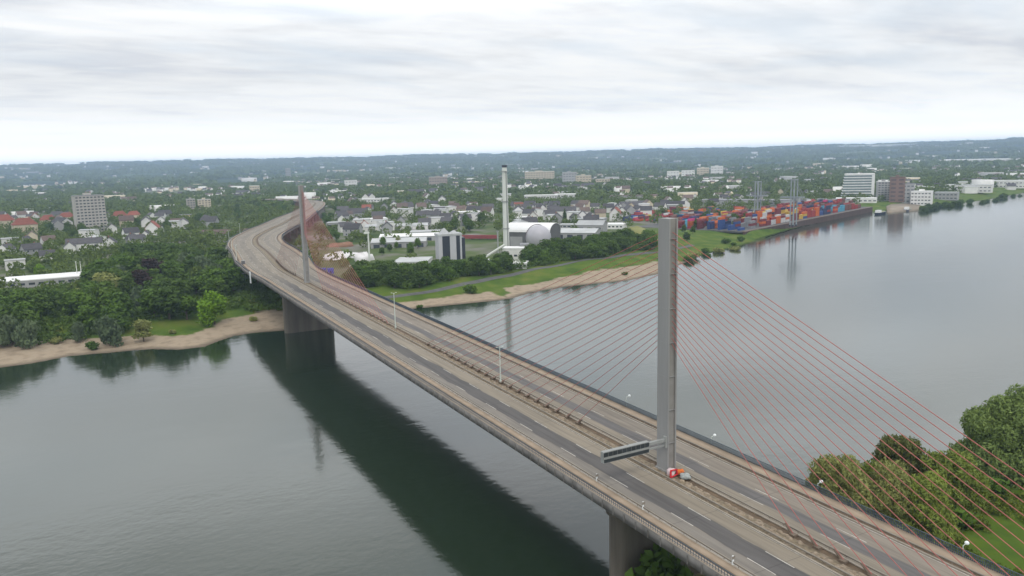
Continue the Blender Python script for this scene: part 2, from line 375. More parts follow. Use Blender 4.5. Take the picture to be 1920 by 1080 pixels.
def road_material(name, lanes, base):
    m = bpy.data.materials.new(name); m.use_nodes = True; nt = m.node_tree; b = nt.nodes['Principled BSDF']
    b.inputs['Roughness'].default_value = .75; b.inputs['Specular IOR Level'].default_value = .25
    la = nn(nt, 'ShaderNodeAttribute', attribute_name='lat').outputs['Fac']; lo = nn(nt, 'ShaderNodeAttribute', attribute_name='lon').outputs['Fac']
    cx = nn(nt, 'ShaderNodeCombineXYZ'); nt.links.new(la, cx.inputs[0]); nt.links.new(lo, cx.inputs[1])
    def noise(s, sc=(1, 1, 1), det=4):
        mp = nn(nt, 'ShaderNodeMapping'); mp.inputs['Scale'].default_value = sc; nt.links.new(cx.outputs[0], mp.inputs['Vector'])
        n = nn(nt, 'ShaderNodeTexNoise'); n.inputs['Scale'].default_value = s; n.inputs['Detail'].default_value = det; nt.links.new(mp.outputs[0], n.inputs['Vector']); return n.outputs[0]
    def mixc(f, a, c):
        x = nn(nt, 'ShaderNodeMix', data_type='RGBA'); nt.links.new(f, x.inputs[0])
        if isinstance(a, tuple): x.inputs[6].default_value = (*a, 1)
        else: nt.links.new(a, x.inputs[6])
        if isinstance(c, tuple): x.inputs[7].default_value = (*c, 1)
        else: nt.links.new(c, x.inputs[7])
        return x.outputs[2]
    f0 = nn(nt, 'ShaderNodeMapRange'); f0.inputs[1].default_value = .35; f0.inputs[2].default_value = .65; nt.links.new(noise(.25, (1, .12, 1)), f0.inputs[0])
    col = mixc(f0.outputs[0], tuple(v*.88 for v in base), tuple(v*1.08 for v in base))
    # ragged lane edge: lateral jitter by longitudinal noise, stepped by resurfacing patches
    for (x0, x1, c, jit) in lanes:
        j = nn(nt, 'ShaderNodeMath', operation='MULTIPLY_ADD'); j.inputs[1].default_value = jit; s = nn(nt, 'ShaderNodeMath', operation='SUBTRACT'); s.inputs[1].default_value = .5
        nt.links.new(noise(.06, (.15, 1, 1), 6), s.inputs[0]); nt.links.new(s.outputs[0], j.inputs[0]); nt.links.new(la, j.inputs[2])
        e1 = nn(nt, 'ShaderNodeMapRange'); e1.inputs[1].default_value = x0-.12; e1.inputs[2].default_value = x0+.12; nt.links.new(j.outputs[0], e1.inputs[0])
        e2 = nn(nt, 'ShaderNodeMapRange'); e2.inputs[1].default_value = x1-.12; e2.inputs[2].default_value = x1+.12; e2.inputs[3].default_value = 1; e2.inputs[4].default_value = 0; nt.links.new(j.outputs[0], e2.inputs[0])
        fd = nn(nt, 'ShaderNodeMapRange'); fd.inputs[1].default_value = 255; fd.inputs[2].default_value = 330; fd.inputs[3].default_value = 1; fd.inputs[4].default_value = .28; nt.links.new(lo, fd.inputs[0])
        m0 = nn(nt, 'ShaderNodeMath', operation='MULTIPLY'); nt.links.new(e1.outputs[0], m0.inputs[0]); nt.links.new(fd.outputs[0], m0.inputs[1])
        mm = nn(nt, 'ShaderNodeMath', operation='MULTIPLY'); nt.links.new(m0.outputs[0], mm.inputs[0]); nt.links.new(e2.outputs[0], mm.inputs[1])
        f = nn(nt, 'ShaderNodeMapRange'); f.inputs[1].default_value = .3; f.inputs[2].default_value = .7; nt.links.new(noise(.5, (1, .2, 1)), f.inputs[0])
        lc = mixc(f.outputs[0], tuple(v*.9 for v in c), tuple(v*1.12 for v in c)); col = mixc(mm.outputs[0], col, lc)
    # tyre polish and stains
    st = nn(nt, 'ShaderNodeMapRange'); st.inputs[1].default_value = .45; st.inputs[2].default_value = .75; st.inputs[3].default_value = 1.; st.inputs[4].default_value = .68
    nt.links.new(noise(.9, (1.4, .05, 1), 3), st.inputs[0])
    # transverse joints every 12 m
    md = nn(nt, 'ShaderNodeMath', operation='PINGPONG'); md.inputs[1].default_value = 9.; nt.links.new(lo, md.inputs[0])
    jt = nn(nt, 'ShaderNodeMapRange'); jt.inputs[1].default_value = .0; jt.inputs[2].default_value = .16; jt.inputs[3].default_value = .7; nt.links.new(md.outputs[0], jt.inputs[0])
    mu = nn(nt, 'ShaderNodeMath', operation='MULTIPLY'); nt.links.new(st.outputs[0], mu.inputs[0]); nt.links.new(jt.outputs[0], mu.inputs[1])
    sc = nn(nt, 'ShaderNodeVectorMath', operation='SCALE'); nt.links.new(col, sc.inputs[0]); nt.links.new(mu.outputs[0], sc.inputs['Scale'])
    nt.links.new(sc.outputs[0], b.inputs['Base Color']); return m
TAN = (.245, .212, .165); DRK = (.10, .094, .09)
roadL = road_material('road_left', [(-14.6, -11.3, (.20, .182, .158), 1.), (-11.3, -7.25, DRK, 2.6)], TAN)
roadR = road_material('road_right', [(4.5, 7.6, (.13, .122, .117), 2.4), (7.6, 12.6, (.225, .195, .16), .5)], TAN)
deck_prof = [(-18.1, -.05), (16.3, -.05), (16.3, -1.1), (9.5, -1.5), (7, -4.3), (-8.8, -4.3), (-11.3, -1.5), (-18.1, -1.1)]
sweep('deck', deck_prof, steel_deck)
sweep('fascia', bar(-18.35, -18.103, -1.35, .25), fascia_m)
sweep('fascia', bar(16.303, 16.5, -1.35, .25), fascia_m)
mb = MB()
for s_ in np.arange(-200, 700, 3.2):
    p = dpt(s_, -18.4); mb.box(p[0]-.07, p[0]+.05, p[1]-.09, p[1]+.09, p[2]-1.34, p[2]+.2, fascia_m)
tag(mb.build('fascia_rib', bridge), kind='stuff')
def flat(name, x0, x1, dz, m, attr=False, nseg=6, **k):
    xs = np.linspace(x0, x1, nseg); return sweep(name, [(x, dz) for x in xs], m, closed=False, attr=attr, **k)
flat('carriageway', -14.5, -3.3, .004, roadL, attr=True)
flat('carriageway', 1.0, 12.5, .004, roadR, attr=True)
sweep('walkway', bar(-16.25, -14.5, -.04, .14), walk_m)
sweep('walkway', bar(13.45, 16.3, -.04, .16), walk_m)
sweep('edge_beam', bar(-18.1, -17.1, -.04, .32), mat('edge_beam_concrete', (.31, .26, .205), .14, .3))
flat('drain_channel', -17.1, -16.25, -.02, groove_m)
flat('drain_channel', 12.5, 13.45, .01, groove_m)
sweep('median_strip', bar(-3.3, -.55, -.03, .12), median_m)
flat('drain_channel', -.55, 1.0, -.02, groove_m)
sweep('kerb', bar(-3.62, -3.3, .0, .18), kerb_m); sweep('kerb', bar(.75, 1.05, .0, .22), kerb_m)
sweep('kerb', bar(-14.75, -14.45, .0, .2), kerb_m); sweep('kerb', bar(12.35, 12.6, .0, .2), kerb_m)
def guard(x, m=rail_m, h=.75):
    o = sweep('guard_rail', bar(x-.06, x+.06, h-.28, h+.02), m)
    mb = MB()
    for s in np.arange(-250, 900, 3.):
        p = dpt(s, x); mb.box(p[0]-.05, p[0]+.05, p[1]-.05, p[1]+.05, p[2], p[2]+h-.1, m)
    tag(mb.build('rail_posts', o), kind='stuff')
for x in (-14.6, -3.05, 1.15, 12.75): guard(x, rail_m)
sweep('line_marking', bar(-3.78, -3.64, .006, .012), white_m); sweep('line_marking', bar(-14.25, -14.1, .006, .012), white_m)
sweep('line_marking', bar(12.0, 12.15, .006, .012), white_m); sweep('line_marking', bar(1.25, 1.38, .006, .012), white_m)
mb = MB()
for x, lo in ((-11.1, -2.6), (-7.3, -2.6), (4.35, -3.), (8.1, -3.)):
    for s in np.arange(-238+lo, 1000, 17.6):
        s = round((s-lo)/17.6)*17.6+lo
        a, b_, c, d = dpt(s, x-.09, .014), dpt(s, x+.09, .014), dpt(s+5.6, x+.09, .014), dpt(s+5.6, x-.09, .014)
        mb.quad((a, b_, c, d), white_m)
tag(mb.build('dashed_marking', bridge), kind='stuff')
# pedestrian railings with real bars
for x, top in ((16.15, 1.35), (-17.95, 1.25)):
    o = sweep('railing', bar(x-.05, x+.05, top-.08, top+.02), railing_m)
    sweep('rail_wire', bar(x-.03, x+.03, top-.62, top-.56), railing_m, parent=o)
    st = np.arange(-250, 1000, .30 if x > 0 else .6); V = []; F = []
    for k, s in enumerate(st):
        p = dpt(s, x); w = .045 if x > 0 else .03
        for dx, dy in ((-w, -w), (w, -w), (w, w), (-w, w)):
            V.append((p[0]+dx, p[1]+dy, p[2]+.1)); V.append((p[0]+dx, p[1]+dy, p[2]+top-.05))
        i = 8*k; F += [(i, i+2, i+3, i+1), (i+2, i+4, i+5, i+3), (i+4, i+6, i+7, i+5), (i+6, i, i+1, i+7)]
    tag(npmesh('railing_bars', V, F, railing_m, o), kind='stuff')
# pylons
for y0 in (0., 280.):
    z = zdeck(y0); H = 49.; mb = MB(); dx, dy, fl, rc = 1.05, 1.6, .34, .28
    # I-shaped box with recesses on the faces that look along the bridge
    prof = [(-dx, -dy), (-dx+fl, -dy), (-dx+fl, -dy+rc), (dx-fl, -dy+rc), (dx-fl, -dy), (dx, -dy), (dx, dy), (dx-fl, dy), (dx-fl, dy-rc), (-dx+fl, dy-rc), (-dx+fl, dy), (-dx, dy)]
    lv = [0, H]; V = [(x*(1-.03*h/H), y0+y*(1-.03*h/H), z-.3+h) for h in lv for x, y in prof]; n = 12
    for k in range(n):
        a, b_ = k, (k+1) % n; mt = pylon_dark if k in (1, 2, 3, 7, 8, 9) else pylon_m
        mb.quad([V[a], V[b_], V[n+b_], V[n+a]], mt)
    mb.quad([V[n+k] for k in range(n)], pylon_m)
    py = mb.build('pylon', bridge)
    mb = MB(); mb.box(-1.25, 1.25, y0-1.8, y0+1.8, z-.35, z+.5, pylon_m); mb.build('pylon_foot', py)
    for h in np.arange(6, 48, 6.5): mb = MB(); q = 1-.03*h/H; mb.box(-dx*q-.015, dx*q+.015, y0-dy*q-.015, y0+dy*q+.015, z+h, z+h+.06, pylon_m); mb.build('joint_band', py)
    for s in (-1, 1):
        for k in range(20):
            ya = y0+s*(31+4.74*k); zt = z+25.3+1.1*k; yt = y0+s*1.25; mb = MB()
            za = zdeck(ya) if ya <= 280 else float(dpt(ya, 0)[2]); xa = 0. if ya <= 280 else float(dpt(ya, 0)[0])
            cr_ = .05 if (y0 == 0 and s > 0) else .075 if (y0 > 0 and s < 0) else .05 if y0 > 0 else .058; mb.cyl((xa, ya, za+.5), (0, yt, zt), cr_, cr_, cable_m, 6, cap=False)
            cb = mb.build('stay_cable', bridge)
            mb = MB(); d = Vector((0-xa, yt-ya, zt-za)).normalized(); p = Vector((xa, ya, za+.1))
            mb.cyl(p, p+d*2.2, .24, .15, anchor_m, 8); mb.box(xa-.45, xa+.45, ya-.55, ya+.55, za-.1, za+.45, anchor_m)
            mb.build('cable_anchor', cb)
# piers
def pier(lon, x0, x1, th, label=None, low=-3.):
    p = dpt(lon, 0); a = math.atan2(*(np.array([np.interp(lon, LON, NX[:, k]) for k in (1, 0)])))
    mb = MB(); n = 10; zt = p[2]-4.3 if x1-x0 > 10 else p[2]-1.4
    for z0, z1, e in ((low, zt-1.6, 0.), (zt-1.6, zt, .35)):
        ring = []
        for k in range(n+1): t = PI/2+PI*k/n; ring.append((x0+th/2-e+math.cos(t)*(th/2+e), math.sin(t)*(th/2+e)))
        for k in range(n+1): t = -PI/2+PI*k/n; ring.append((x1-th/2+e+math.cos(t)*(th/2+e), math.sin(t)*(th/2+e)))
        q = [(x*math.cos(a)-y*math.sin(a)+p[0], x*math.sin(a)+y*math.cos(a)+p[1]) for x, y in ring]; m_ = len(q)
        for k in range(m_):
            b_ = (k+1) % m_; mb.quad([(*q[k], z0), (*q[b_], z0), (*q[b_], z1), (*q[k], z1)], concrete)
        mb.quad([(*c, z1) for c in q], concrete)
    return mb.build('pier', bridge)
pier(0, -13, 12, 4.6); pier(280, -13, 12, 4.6)
pier(-121, -12, 10, 3.); 
for lon in (401,): pier(lon, -13, 11, 3.)
for lon in list(range(448, 1010, 46)) + [-165, -210, -255]:
    for x0 in (-15., -6., 3.5, 11.5): pier(lon, x0, x0+2.4, 2.2)
# abutment ramp at the far end
sweep('embankment_wall', bar(-17, 15, -16, -1.2), concrete, lo=1015)

# bridge furniture
lamp_m = mat('lamp_post_paint', (.50, .55, .50), .05, 1., rough=.4); lampw = mat('lamp_glass', (.75, .78, .78), .05, 1., rough=.3)
def lamp(lon, x, h, label, cat='lamp post', grp='median lamp posts on the bridge'):
    p = dpt(lon, x); r = tag(empty('lamp_post', (p[0], p[1], p[2]+.05)), label, cat, grp)
    mb = MB(); mb.cyl((0, 0, 0), (0, 0, h), .2, .11, lamp_m, 8); mb.cyl((0, 0, 0), (0, 0, .9), .3, .3, lamp_m, 8); mb.build('pole', r)
    for s in (-1, 1):
        mb = MB(); mb.cyl((s*.1, 0, h-.2), (s*.7, 0, h+.1), .06, .05, lamp_m, 6); mb.cyl((s*.6, 0, h+.08), (s*1.1, 0, h+.12), .09, .1, lamp_m, 8); mb.build('lamp_head', r)
    return r
for i, (lon, lab) in enumerate([(69, 'slim pale lamp post standing on the median, nearer of the two in midspan'), (151, 'pale greenish lamp post on the median closer to the far pylon'),
              (430, 'pale lamp post where the bridge starts to curve'), (500, 'lamp post on the outer bend of the curved approach'), (570, 'lamp post on the straight after the bend'), (650, 'farthest lamp post on the curved approach')]):
    lamp(lon, 0 if i < 2 else -17.2, 10. if i != 1 else 13., lab, grp='lamp posts on the bridge')
def globe(lon, z, ox, lab):
    p = dpt(lon, 16.4); r = tag(empty('railing_lamp', (p[0], p[1], p[2]+.2)), lab, 'lamp', 'white lamps outside the walkway railing')
    mb = MB(); mb.cyl((0, 0, 0), (0, 0, z), .09, .07, lamp_m, 6); mb.cyl((0, 0, z), (ox, 0, z+.2), .05, .05, lamp_m, 6); mb.build('bracket', r)
    mb = MB(); n = 10
    for k in range(6):
        a0, a1 = -PI/2+PI*k/6, -PI/2+PI*(k+1)/6
        mb.cyl((ox, 0, z+.2+.3*math.sin(a0)), (ox, 0, z+.2+.3*math.sin(a1)), max(.01, .34*math.cos(a0)), max(.01, .34*math.cos(a1)), lampw, n, cap=False)
    mb.build('lamp_shade', r)
def onplane(px, py, X):
    d = FW + RT*(px-960)/FPX + UP*(540-py)/FPX; t = (X-CAM[0])/d[0]; return CAM+t*d
for (px, py), lab in (((1180, 742), 'small white globe lamp over the water, farthest along the right railing'), ((1340, 816), 'small white globe lamp just beyond the near pylon'), ((1540, 903), 'white globe lamp in front of the olive willow'), ((1813, 1018), 'white globe lamp nearest the camera above the grass')):
    q = onplane(px, py, 17.3); globe(q[1], max(1., q[2]-zdeck(q[1])-.4), .9, lab)
# marker posts on the left guard rail
for i, (px, py) in enumerate([(1112, 900), (1200, 952), (1362, 1056)]):
    q = gp(px, py, 23.6); s = q[1]; p = dpt(s, -14.6, .1)
    r = tag(empty('marker_post', tuple(p)), ['white marker post on the left guard rail, farthest of three', 'white marker post on the left rail opposite the near pylon', 'white marker post on the left rail, nearest the camera'][i], 'post', 'marker posts on the left rail')
    mb = MB(); mb.box(-.12, .12, -.1, .1, 0, 1.5, lampw); mb.build('post', r); mb = MB(); mb.box(-.3, .3, -.13, -.103, 1.0, 1.5, rail_m); mb.build('plate', r)
# gantry sign hung on the near pylon
z = zdeck(0)
gs = tag(empty('gantry_sign', (-1.1, -1.0, z+6.2)), 'dark louvred lane signal gantry cantilevered from the near pylon over the left carriageway', 'gantry')
gm = mat('gantry_steel', (.27, .28, .27), .08, 1., rough=.45); gd = mat('signal_panel_dark', (.035, .042, .045), .2, 1.5, rough=.4)
mb = MB(); 
for zz, t, y in ((-1.02, .04, .45), (-.1, .2, .55), (1.0, .07, .45)): mb.box(-14.6, -4.2, -y, y, zz-t, zz+t, gm)
for k in range(11): mb.box(-14.6+k*1.04-.05, -14.6+k*1.04+.05, -.43, .43, .101, .929, gm)
for u in (-14.6, -4.3): mb.box(u, u+.12, -.44, .44, -.979, -.301, gm)
mb.build('frame', gs)
for k in range(10):
    mb = MB(); mb.box(-14.54+k*1.04, -13.62+k*1.04, -.5, .5, .14, .9, gd); mb.build('signal_panel', gs)
mb = MB(); mb.box(-14.47, -4.31, -.5, .5, -.96, -.36, gd); mb.build('lower_panel', gs)
mb = MB(); mb.box(-4.2, 0, -.28, .28, .2, .75, gm); mb.box(-4.2, 0, -.15, .15, -.75, -.45, gm); mb.box(-.35, .04, -.5, .5, -1., 1.2, gm); mb.build('bracket_arm', gs)
# bundles at the foot of the near pylon
def blob(name, c, s, m, parent=None, seed=1, n=14, k=9):
    g = np.random.default_rng(seed); V = []; F = []
    for i in range(k+1):
        a = -PI/2+PI*i/k
        for j in range(n):
            t = 2*PI*j/n; rr = 1+.14*math.sin(3*t+seed+2*a)+.08*g.normal()
            cx, cz = abs(math.cos(a))**.6, np.sign(math.sin(a))*abs(math.sin(a))**.7
            V.append((c[0]+s[0]*cx*math.cos(t)*rr, c[1]+s[1]*cx*math.sin(t)*rr, c[2]+s[2]*cz*rr))
    for i in range(k):
        for j in range(n): F.append((i*n+j, i*n+(j+1) % n, (i+1)*n+(j+1) % n, (i+1)*n+j))
    o = npmesh(name, V, F, m, parent); o.data.polygons.foreach_set('use_smooth', [True]*len(F)); return o
redm = mat('red_tarpaulin', (.55, .03, .04), .15, 2.); pinkm = mat('white_tarpaulin', (.62, .50, .50), .12, 2.); orm = mat('orange_fabric', (.60, .15, .03), .2, 2.); gyc = mat('grey_cover', (.32, .34, .33), .2, 2.)
r = tag(empty('tarpaulin_bundle', (-1.3, -2.9, z+.1), .35), 'white tarpaulin bundle with red edges at the foot of the near pylon', 'tarpaulin'); r.scale = (.95, .95, .65)
blob('sheet', (0, 0, 1.15), (.85, .8, 1.1), pinkm, r, 3)
for k, (a, b_) in enumerate((((-1.1, -.6, .3), (-.9, -.5, 2.3)), ((-.9, -.5, 2.3), (.6, -.9, 2.1)), ((.6, -.9, 2.1), (.95, -.9, .6)), ((-1.1, -.6, .3), (.95, -.9, .5)))):
    mb = MB(); mb.cyl(a, b_, .2, .2, redm, 7); mb.build('red_edge', r)
o = blob('orange_sack', (.9, -3.1, z+.55), (.8, .65, .45), orm, None, 5); tag(o, 'bright orange sack leaning on the near pylon foot', 'sack')
o = blob('grey_cover', (.3, -5.2, z+.55), (.9, 1.1, .45), gyc, None, 6); tag(o, 'pale grey covered heap on the median in front of the orange sack', 'cover')
# rubble and brackets along the median
rub = mat('median_rubble', (.25, .20, .145), .3, 2.)
V = []; F = []
for k in range(900):
    s = rng.uniform(-110, 260); x = rng.uniform(-2.9, -.8); p = dpt(s, x, .12); h = rng.uniform(.08, .34); w = rng.uniform(.12, .4); l = rng.uniform(.2, .8); a = rng.uniform(-.4, .4)
    i = len(V)
    for (u, v, q) in ((-1,-1,0),(1,-1,0),(1,1,0),(-1,1,0),(-.7,-.7,1),(.7,-.7,1),(.7,.7,1),(-.7,.7,1)):
        V.append((p[0]+u*w*math.cos(a)-v*l*math.sin(a), p[1]+u*w*math.sin(a)+v*l*math.cos(a), p[2]+q*h))
    F += [(i,i+1,i+5,i+4),(i+1,i+2,i+6,i+5),(i+2,i+3,i+7,i+6),(i+3,i,i+4,i+7),(i+4,i+5,i+6,i+7)]
tag(npmesh('median_rubble', V, F, rub), 'loose rubble and brackets scattered along the bridge median', 'rubble', kind='stuff')
# white board and roadside box at far left edge
p = dpt(335, -18.6); r = tag(empty('river_sign_board', (p[0], p[1], p[2]-5.)), 'tall narrow white board on the left edge of the bridge beyond the far pylon', 'board')
mb = MB(); mb.box(-.2, .2, -1.1, 1.1, 0, 6.5, lampw); mb.build('panel', r); mb = MB(); mb.box(-.1, .6, -.1, .1, 3.8, 4.1, rail_m); mb.build('bracket', r)
p = dpt(395, -16.); r = tag(empty('roadside_cabinet', (p[0], p[1], p[2]+.1)), 'dark grey cabinet beside the outer lane where the bridge begins to curve', 'cabinet')
mb = MB(); mb.box(-1., 1., -.8, .8, 0, 2.2, mat('cabinet_grey', (.12, .12, .12), .1, 1.)); mb.build('body', r); mb = MB(); mb.box(-1.1, 1.1, -.9, .9, 2.2, 2.35, gyc); mb.build('lid', r)

# ------------------------------------------------------------------ trees
def crown_pts(n, lobes, g, squash=.85, droop=0.):
    L = np.array(lobes); w = L[:, 3]**2; k = g.choice(len(L), n, p=w/w.sum())
    d = g.normal(size=(n, 3)); d /= np.linalg.norm(d, axis=1)[:, None]
    rr = 1-.5*g.random(n)**2.2; bump = 1+.13*np.sin(5*d[:, 0]+k)+.13*np.sin(6*d[:, 1]+2*k)+.1*np.sin(7*d[:, 2]+k*3)
    P = L[k, :3]+d*(L[k, 3]*rr*bump)[:, None]*np.array([1, 1, squash])
    if droop: P[:, 2] -= droop*g.random(n)*np.clip(np.hypot(P[:, 0], P[:, 1]), 0, 99)*.5
    return P, d
def leaves(P, d, size, g, asp=1., hang=0.):
    n = len(P); nrm = d*.8+g.normal(size=(n, 3))*.55; nrm /= np.linalg.norm(nrm, axis=1)[:, None]
    a = np.cross(nrm, g.normal(size=(n, 3))); 
    if hang: a = a*(1-hang)+np.array([0, 0, -1.])*hang
    a /= np.linalg.norm(a, axis=1)[:, None]; b = np.cross(nrm, a); b /= np.linalg.norm(b, axis=1)[:, None]
    s = size*g.uniform(.6, 1.35, n)[:, None]
    V = np.stack([P-a*s*asp, P+b*s*.6, P+a*s*asp, P-b*s*.6], 1).reshape(-1, 3)
    F = np.arange(4*n).reshape(n, 4); t = np.repeat(g.random(n), 4); return V, F, t
def limbs(mb, h, cr, g, r0):
    mb.cyl((0, 0, -.5), (0, 0, h*.5), r0, r0*.6, bark, 7); 
    for k in range(6):
        a = k*1.05+g.uniform(0, .5); z0 = h*g.uniform(.25, .5)
        mb.cyl((0, 0, z0), (math.cos(a)*cr*.6, math.sin(a)*cr*.6, z0+h*g.uniform(.15, .32)), r0*.42, r0*.12, bark, 5)
def make_tree(kind, seed, n, size, m, h=12., cr=5., tall=1., hang=0., droop=0., trunk=.32):
    g = np.random.default_rng(seed); lobes = []
    for k in range(11):
        a = g.uniform(0, 2*PI); q = g.uniform(.25, .62)*cr; zz = g.uniform(.24, .84)*h
        lobes.append((math.cos(a)*q*(1.15-zz/h*.6), math.sin(a)*q*(1.15-zz/h*.6), zz, cr*g.uniform(.3, .5)))
    lobes += [(0, 0, h*.6, cr*.62), (g.uniform(-.8, .8), g.uniform(-.8, .8), h*.84, cr*.36)]
    if kind == 'conifer': lobes = [(0, 0, h*z_, cr*(1.02-z_)) for z_ in (.2, .32, .44, .56, .68, .8, .9)]
    if kind == 'bush': lobes = [(g.uniform(-.5, .5)*cr, g.uniform(-.5, .5)*cr, h*g.uniform(.3, .6), cr*g.uniform(.35, .55)) for k in range(8)]
    P, d = crown_pts(n, lobes, g, .9*tall, droop)
    if kind == 'bush': P[:, 2] = np.maximum(P[:, 2], .1)
    V, F, t = leaves(P, d, size, g, 1.3 if hang else 1., hang)
    nm = {'conifer': 'conifer', 'bush': 'shrub', 'willow': 'willow_tree'}.get(kind, 'broadleaf_tree')
    root = empty(nm, (0, 0, 0)); c = npmesh('crown', V, F, m, root, t)
    mb = MB(); limbs(mb, h*(.5 if kind == 'bush' else 1), cr, g, trunk*(.4 if kind == 'bush' else 1)); mb.build('trunk', root)
    return root
PROTO = {}; used = set()
def reg(key, desc, *a, **k): PROTO[key] = (make_tree(*a, **k), desc)
reg('d1', 'dark green round crowned tree', 'broad', 1, 1500, .62, L_dark); reg('d2', 'dark green spreading tree', 'broad', 2, 1500, .6, L_dark, cr=5.6)
reg('m1', 'mid green domed tree', 'broad', 3, 1500, .6, L_mid); reg('m2', 'mid green lumpy tree', 'broad', 4, 1400, .62, L_mid, cr=5.4)
reg('t1', 'tall narrow dark green tree', 'broad', 5, 1300, .55, L_dark, h=15., cr=3.6); reg('w1', 'grey green drooping willow', 'willow', 6, 1600, .55, L_willow, hang=.55, droop=.8)
reg('w2', 'grey green ragged willow', 'willow', 16, 1500, .55, L_willow, h=11, cr=4.2, hang=.5, droop=.6)
reg('b1', 'bright yellow green tree', 'broad', 7, 2600, .5, L_bright, cr=5.6); reg('c1', 'copper leaved dark tree', 'broad', 8, 1500, .6, L_copper)
reg('o1', 'olive green tree', 'broad', 9, 1400, .6, L_olive); reg('f1', 'dark pointed conifer', 'conifer', 10, 1100, .5, L_dark, h=13., cr=3.4)
reg('s1', 'low green shrub', 'bush', 12, 700, .4, L_mid, h=3.4, cr=2.6); reg('s2', 'low olive shrub', 'bush', 13, 700, .4, L_olive, h=3., cr=2.4)
# landmark based wording
LM = [('the grey high-rise', 172, 432), ('the left red roofs', 45, 425), ('the white terrace', 170, 462), ('the twin beige blocks', 372, 395), ('the flat white warehouse', 70, 525), ('the bend of the bridge', 440, 470), ('the far pylon', 577, 540),
      ('the slim white pole', 693, 490), ('the white salt heap', 650, 480), ('the long pale shed', 715, 515), ('the striped tower', 842, 487), ('the tall white chimney', 950, 470), ('the silver sphere', 1012, 462), ('the arched hall', 1000, 445), ('the grassy mound', 1190, 445), ('the bright red roof', 1155, 412),
      ('the near pylon top', 1248, 425), ('the left harbour crane', 1420, 405), ('the tall harbour crane', 1485, 415), ('the glazed tower', 1606, 375), ('the brown silo block', 1680, 375), ('the long harbour shed', 1440, 378), ('the white riverside houses', 1850, 362), ('the flat white school', 1030, 372), ('the long white block', 705, 382), ('the pale ribbed hall', 1090, 438), ('the beige block of flats', 1012, 338), ('the bright green tree', 400, 598), ('the sandy bay', 380, 650), ('the sandy spit', 955, 560), ('the wood behind the bend', 480, 400)]
LMW = [(n, *gp(a, b)[:2]) for n, a, b in LM]
LABC = {}
def where(x, y):
    r = math.hypot(x-CAM[0], y-CAM[1]); th = math.atan2(x-CAM[0], y-CAM[1])
    best = None
    for n, a, b in LMW:
        rr = math.hypot(a-CAM[0], b-CAM[1]); tt = math.atan2(a-CAM[0], b-CAM[1])
        s = abs(th-tt)*2.2+abs(math.log(r/rr))
        if best is None or s < best[0]: best = (s, n, th-tt, math.log(r/rr))
    _, n, dt, dr = best
    far = 'far ' if abs(dr) > .3 else ''
    if abs(dr) > abs(dt)*1.6: side = '' if abs(dt) < .012 else (' to the right' if dt > 0 else ' to the left'); return f"{far}{'behind' if dr > 0 else 'in front of'} {n}{side}"
    side = 'right of' if dt > 0 else 'left of'; near = 'just ' if abs(dt) < .03 else 'well ' if abs(dt) > .09 else ''
    dep = '' if abs(dr) < .02 else (', slightly behind' if dr > 0 else ', slightly in front')
    return f"{near}{side} {n}{dep}"
SIZEW = [(0, 'small'), (8.5, 'medium'), (11, 'large'), (14, 'very large')]
def htree(x, y): return float(height(np.array([x]), np.array([y]))[0][0])
def put_tree(key, x, y, h, grp, rz=None, extra=None, zoff=-.2, wide=1.):
    root, desc = PROTO[key]
    o = root if key not in used else copy_tree(root); used.add(key)
    base = {'t1': 15., 'w2': 11., 'f1': 13., 's1': 3.4, 's2': 3.}.get(key, 12.)
    s = h/base; o.location = (x, y, htree(x, y)+zoff); o.rotation_euler = (0, 0, random.uniform(0, 6.28) if rz is None else rz)
    w = s*random.uniform(.9, 1.15)*wide; o.scale = (w, w, s)
    sz = [t for q, t in SIZEW if h >= q][-1]
    lab = f"{sz} {desc} {where(x, y)}" if extra is None else extra
    tag(o, lab, 'shrub' if key[0] == 's' else 'tree', grp); return o
TREES = []   # (x, y, radius) for rejection
def poly_pts(poly, n, dmin, z=6.):
    P = [gp(a, b, z)[:2] for a, b in poly]; xs = [p[0] for p in P]; ys = [p[1] for p in P]; out = []; tries = 0
    while len(out) < n and tries < 30000:
        tries += 1; x = random.uniform(min(xs), max(xs)); y = random.uniform(min(ys), max(ys))
        if not inside(np.array([x]), np.array([y]), P)[0]: continue
        dd_ = np.hypot(AX[:, 0]-x, AX[:, 1]-y); i_ = int(np.argmin(dd_))
        if y > 250 and dd_[i_] < 19*WID[i_]+2.5: continue
        if any((x-a)**2+(y-b)**2 < dmin*dmin for a, b, _ in TREES): continue
        out.append((x, y)); TREES.append((x, y, dmin/2))
    return out
def pick(w): 
    k = list(w); return random.choices(k, [w[q] for q in k])[0]
# specials first
def special(key, px, py, hpx, lab, z=5., grp=None):
    x, y, mp = gp(px, py, z); TREES.append((x, y, 6)); put_tree(key, x, y, hpx*mp, grp, extra=lab, wide=1.15)
special('b1', 402, 598, 66, 'bright yellow green round tree standing alone on the left riverbank'); special('c1', 268, 560, 55, 'dark copper tree in the middle of the left riverside wood')
special('w1', 205, 632, 62, 'grey green willow at the front of the left wood over the sand'); special('w1', 50, 640, 55, 'grey drooping willow by the sand near the left edge'); special('w2', 12, 640, 60, 'grey willow at the far left edge of the picture')
special('w2', 145, 628, 40, 'small grey willow in front of the left wood'); special('o1', 268, 625, 42, 'olive bushy tree beside the grass on the left bank'); special('b1', 75, 516, 22, 'yellow green round tree beside the long flat white warehouse')
special('s1', 1172, 505, 7, 'single dark bush on the sand of the right bank'); special('s1', 787, 562, 8, 'small bush on the grass right of the bridge'); special('s1', 880, 541, 18, 'ragged green bush on the grass bank in front of the hedge')
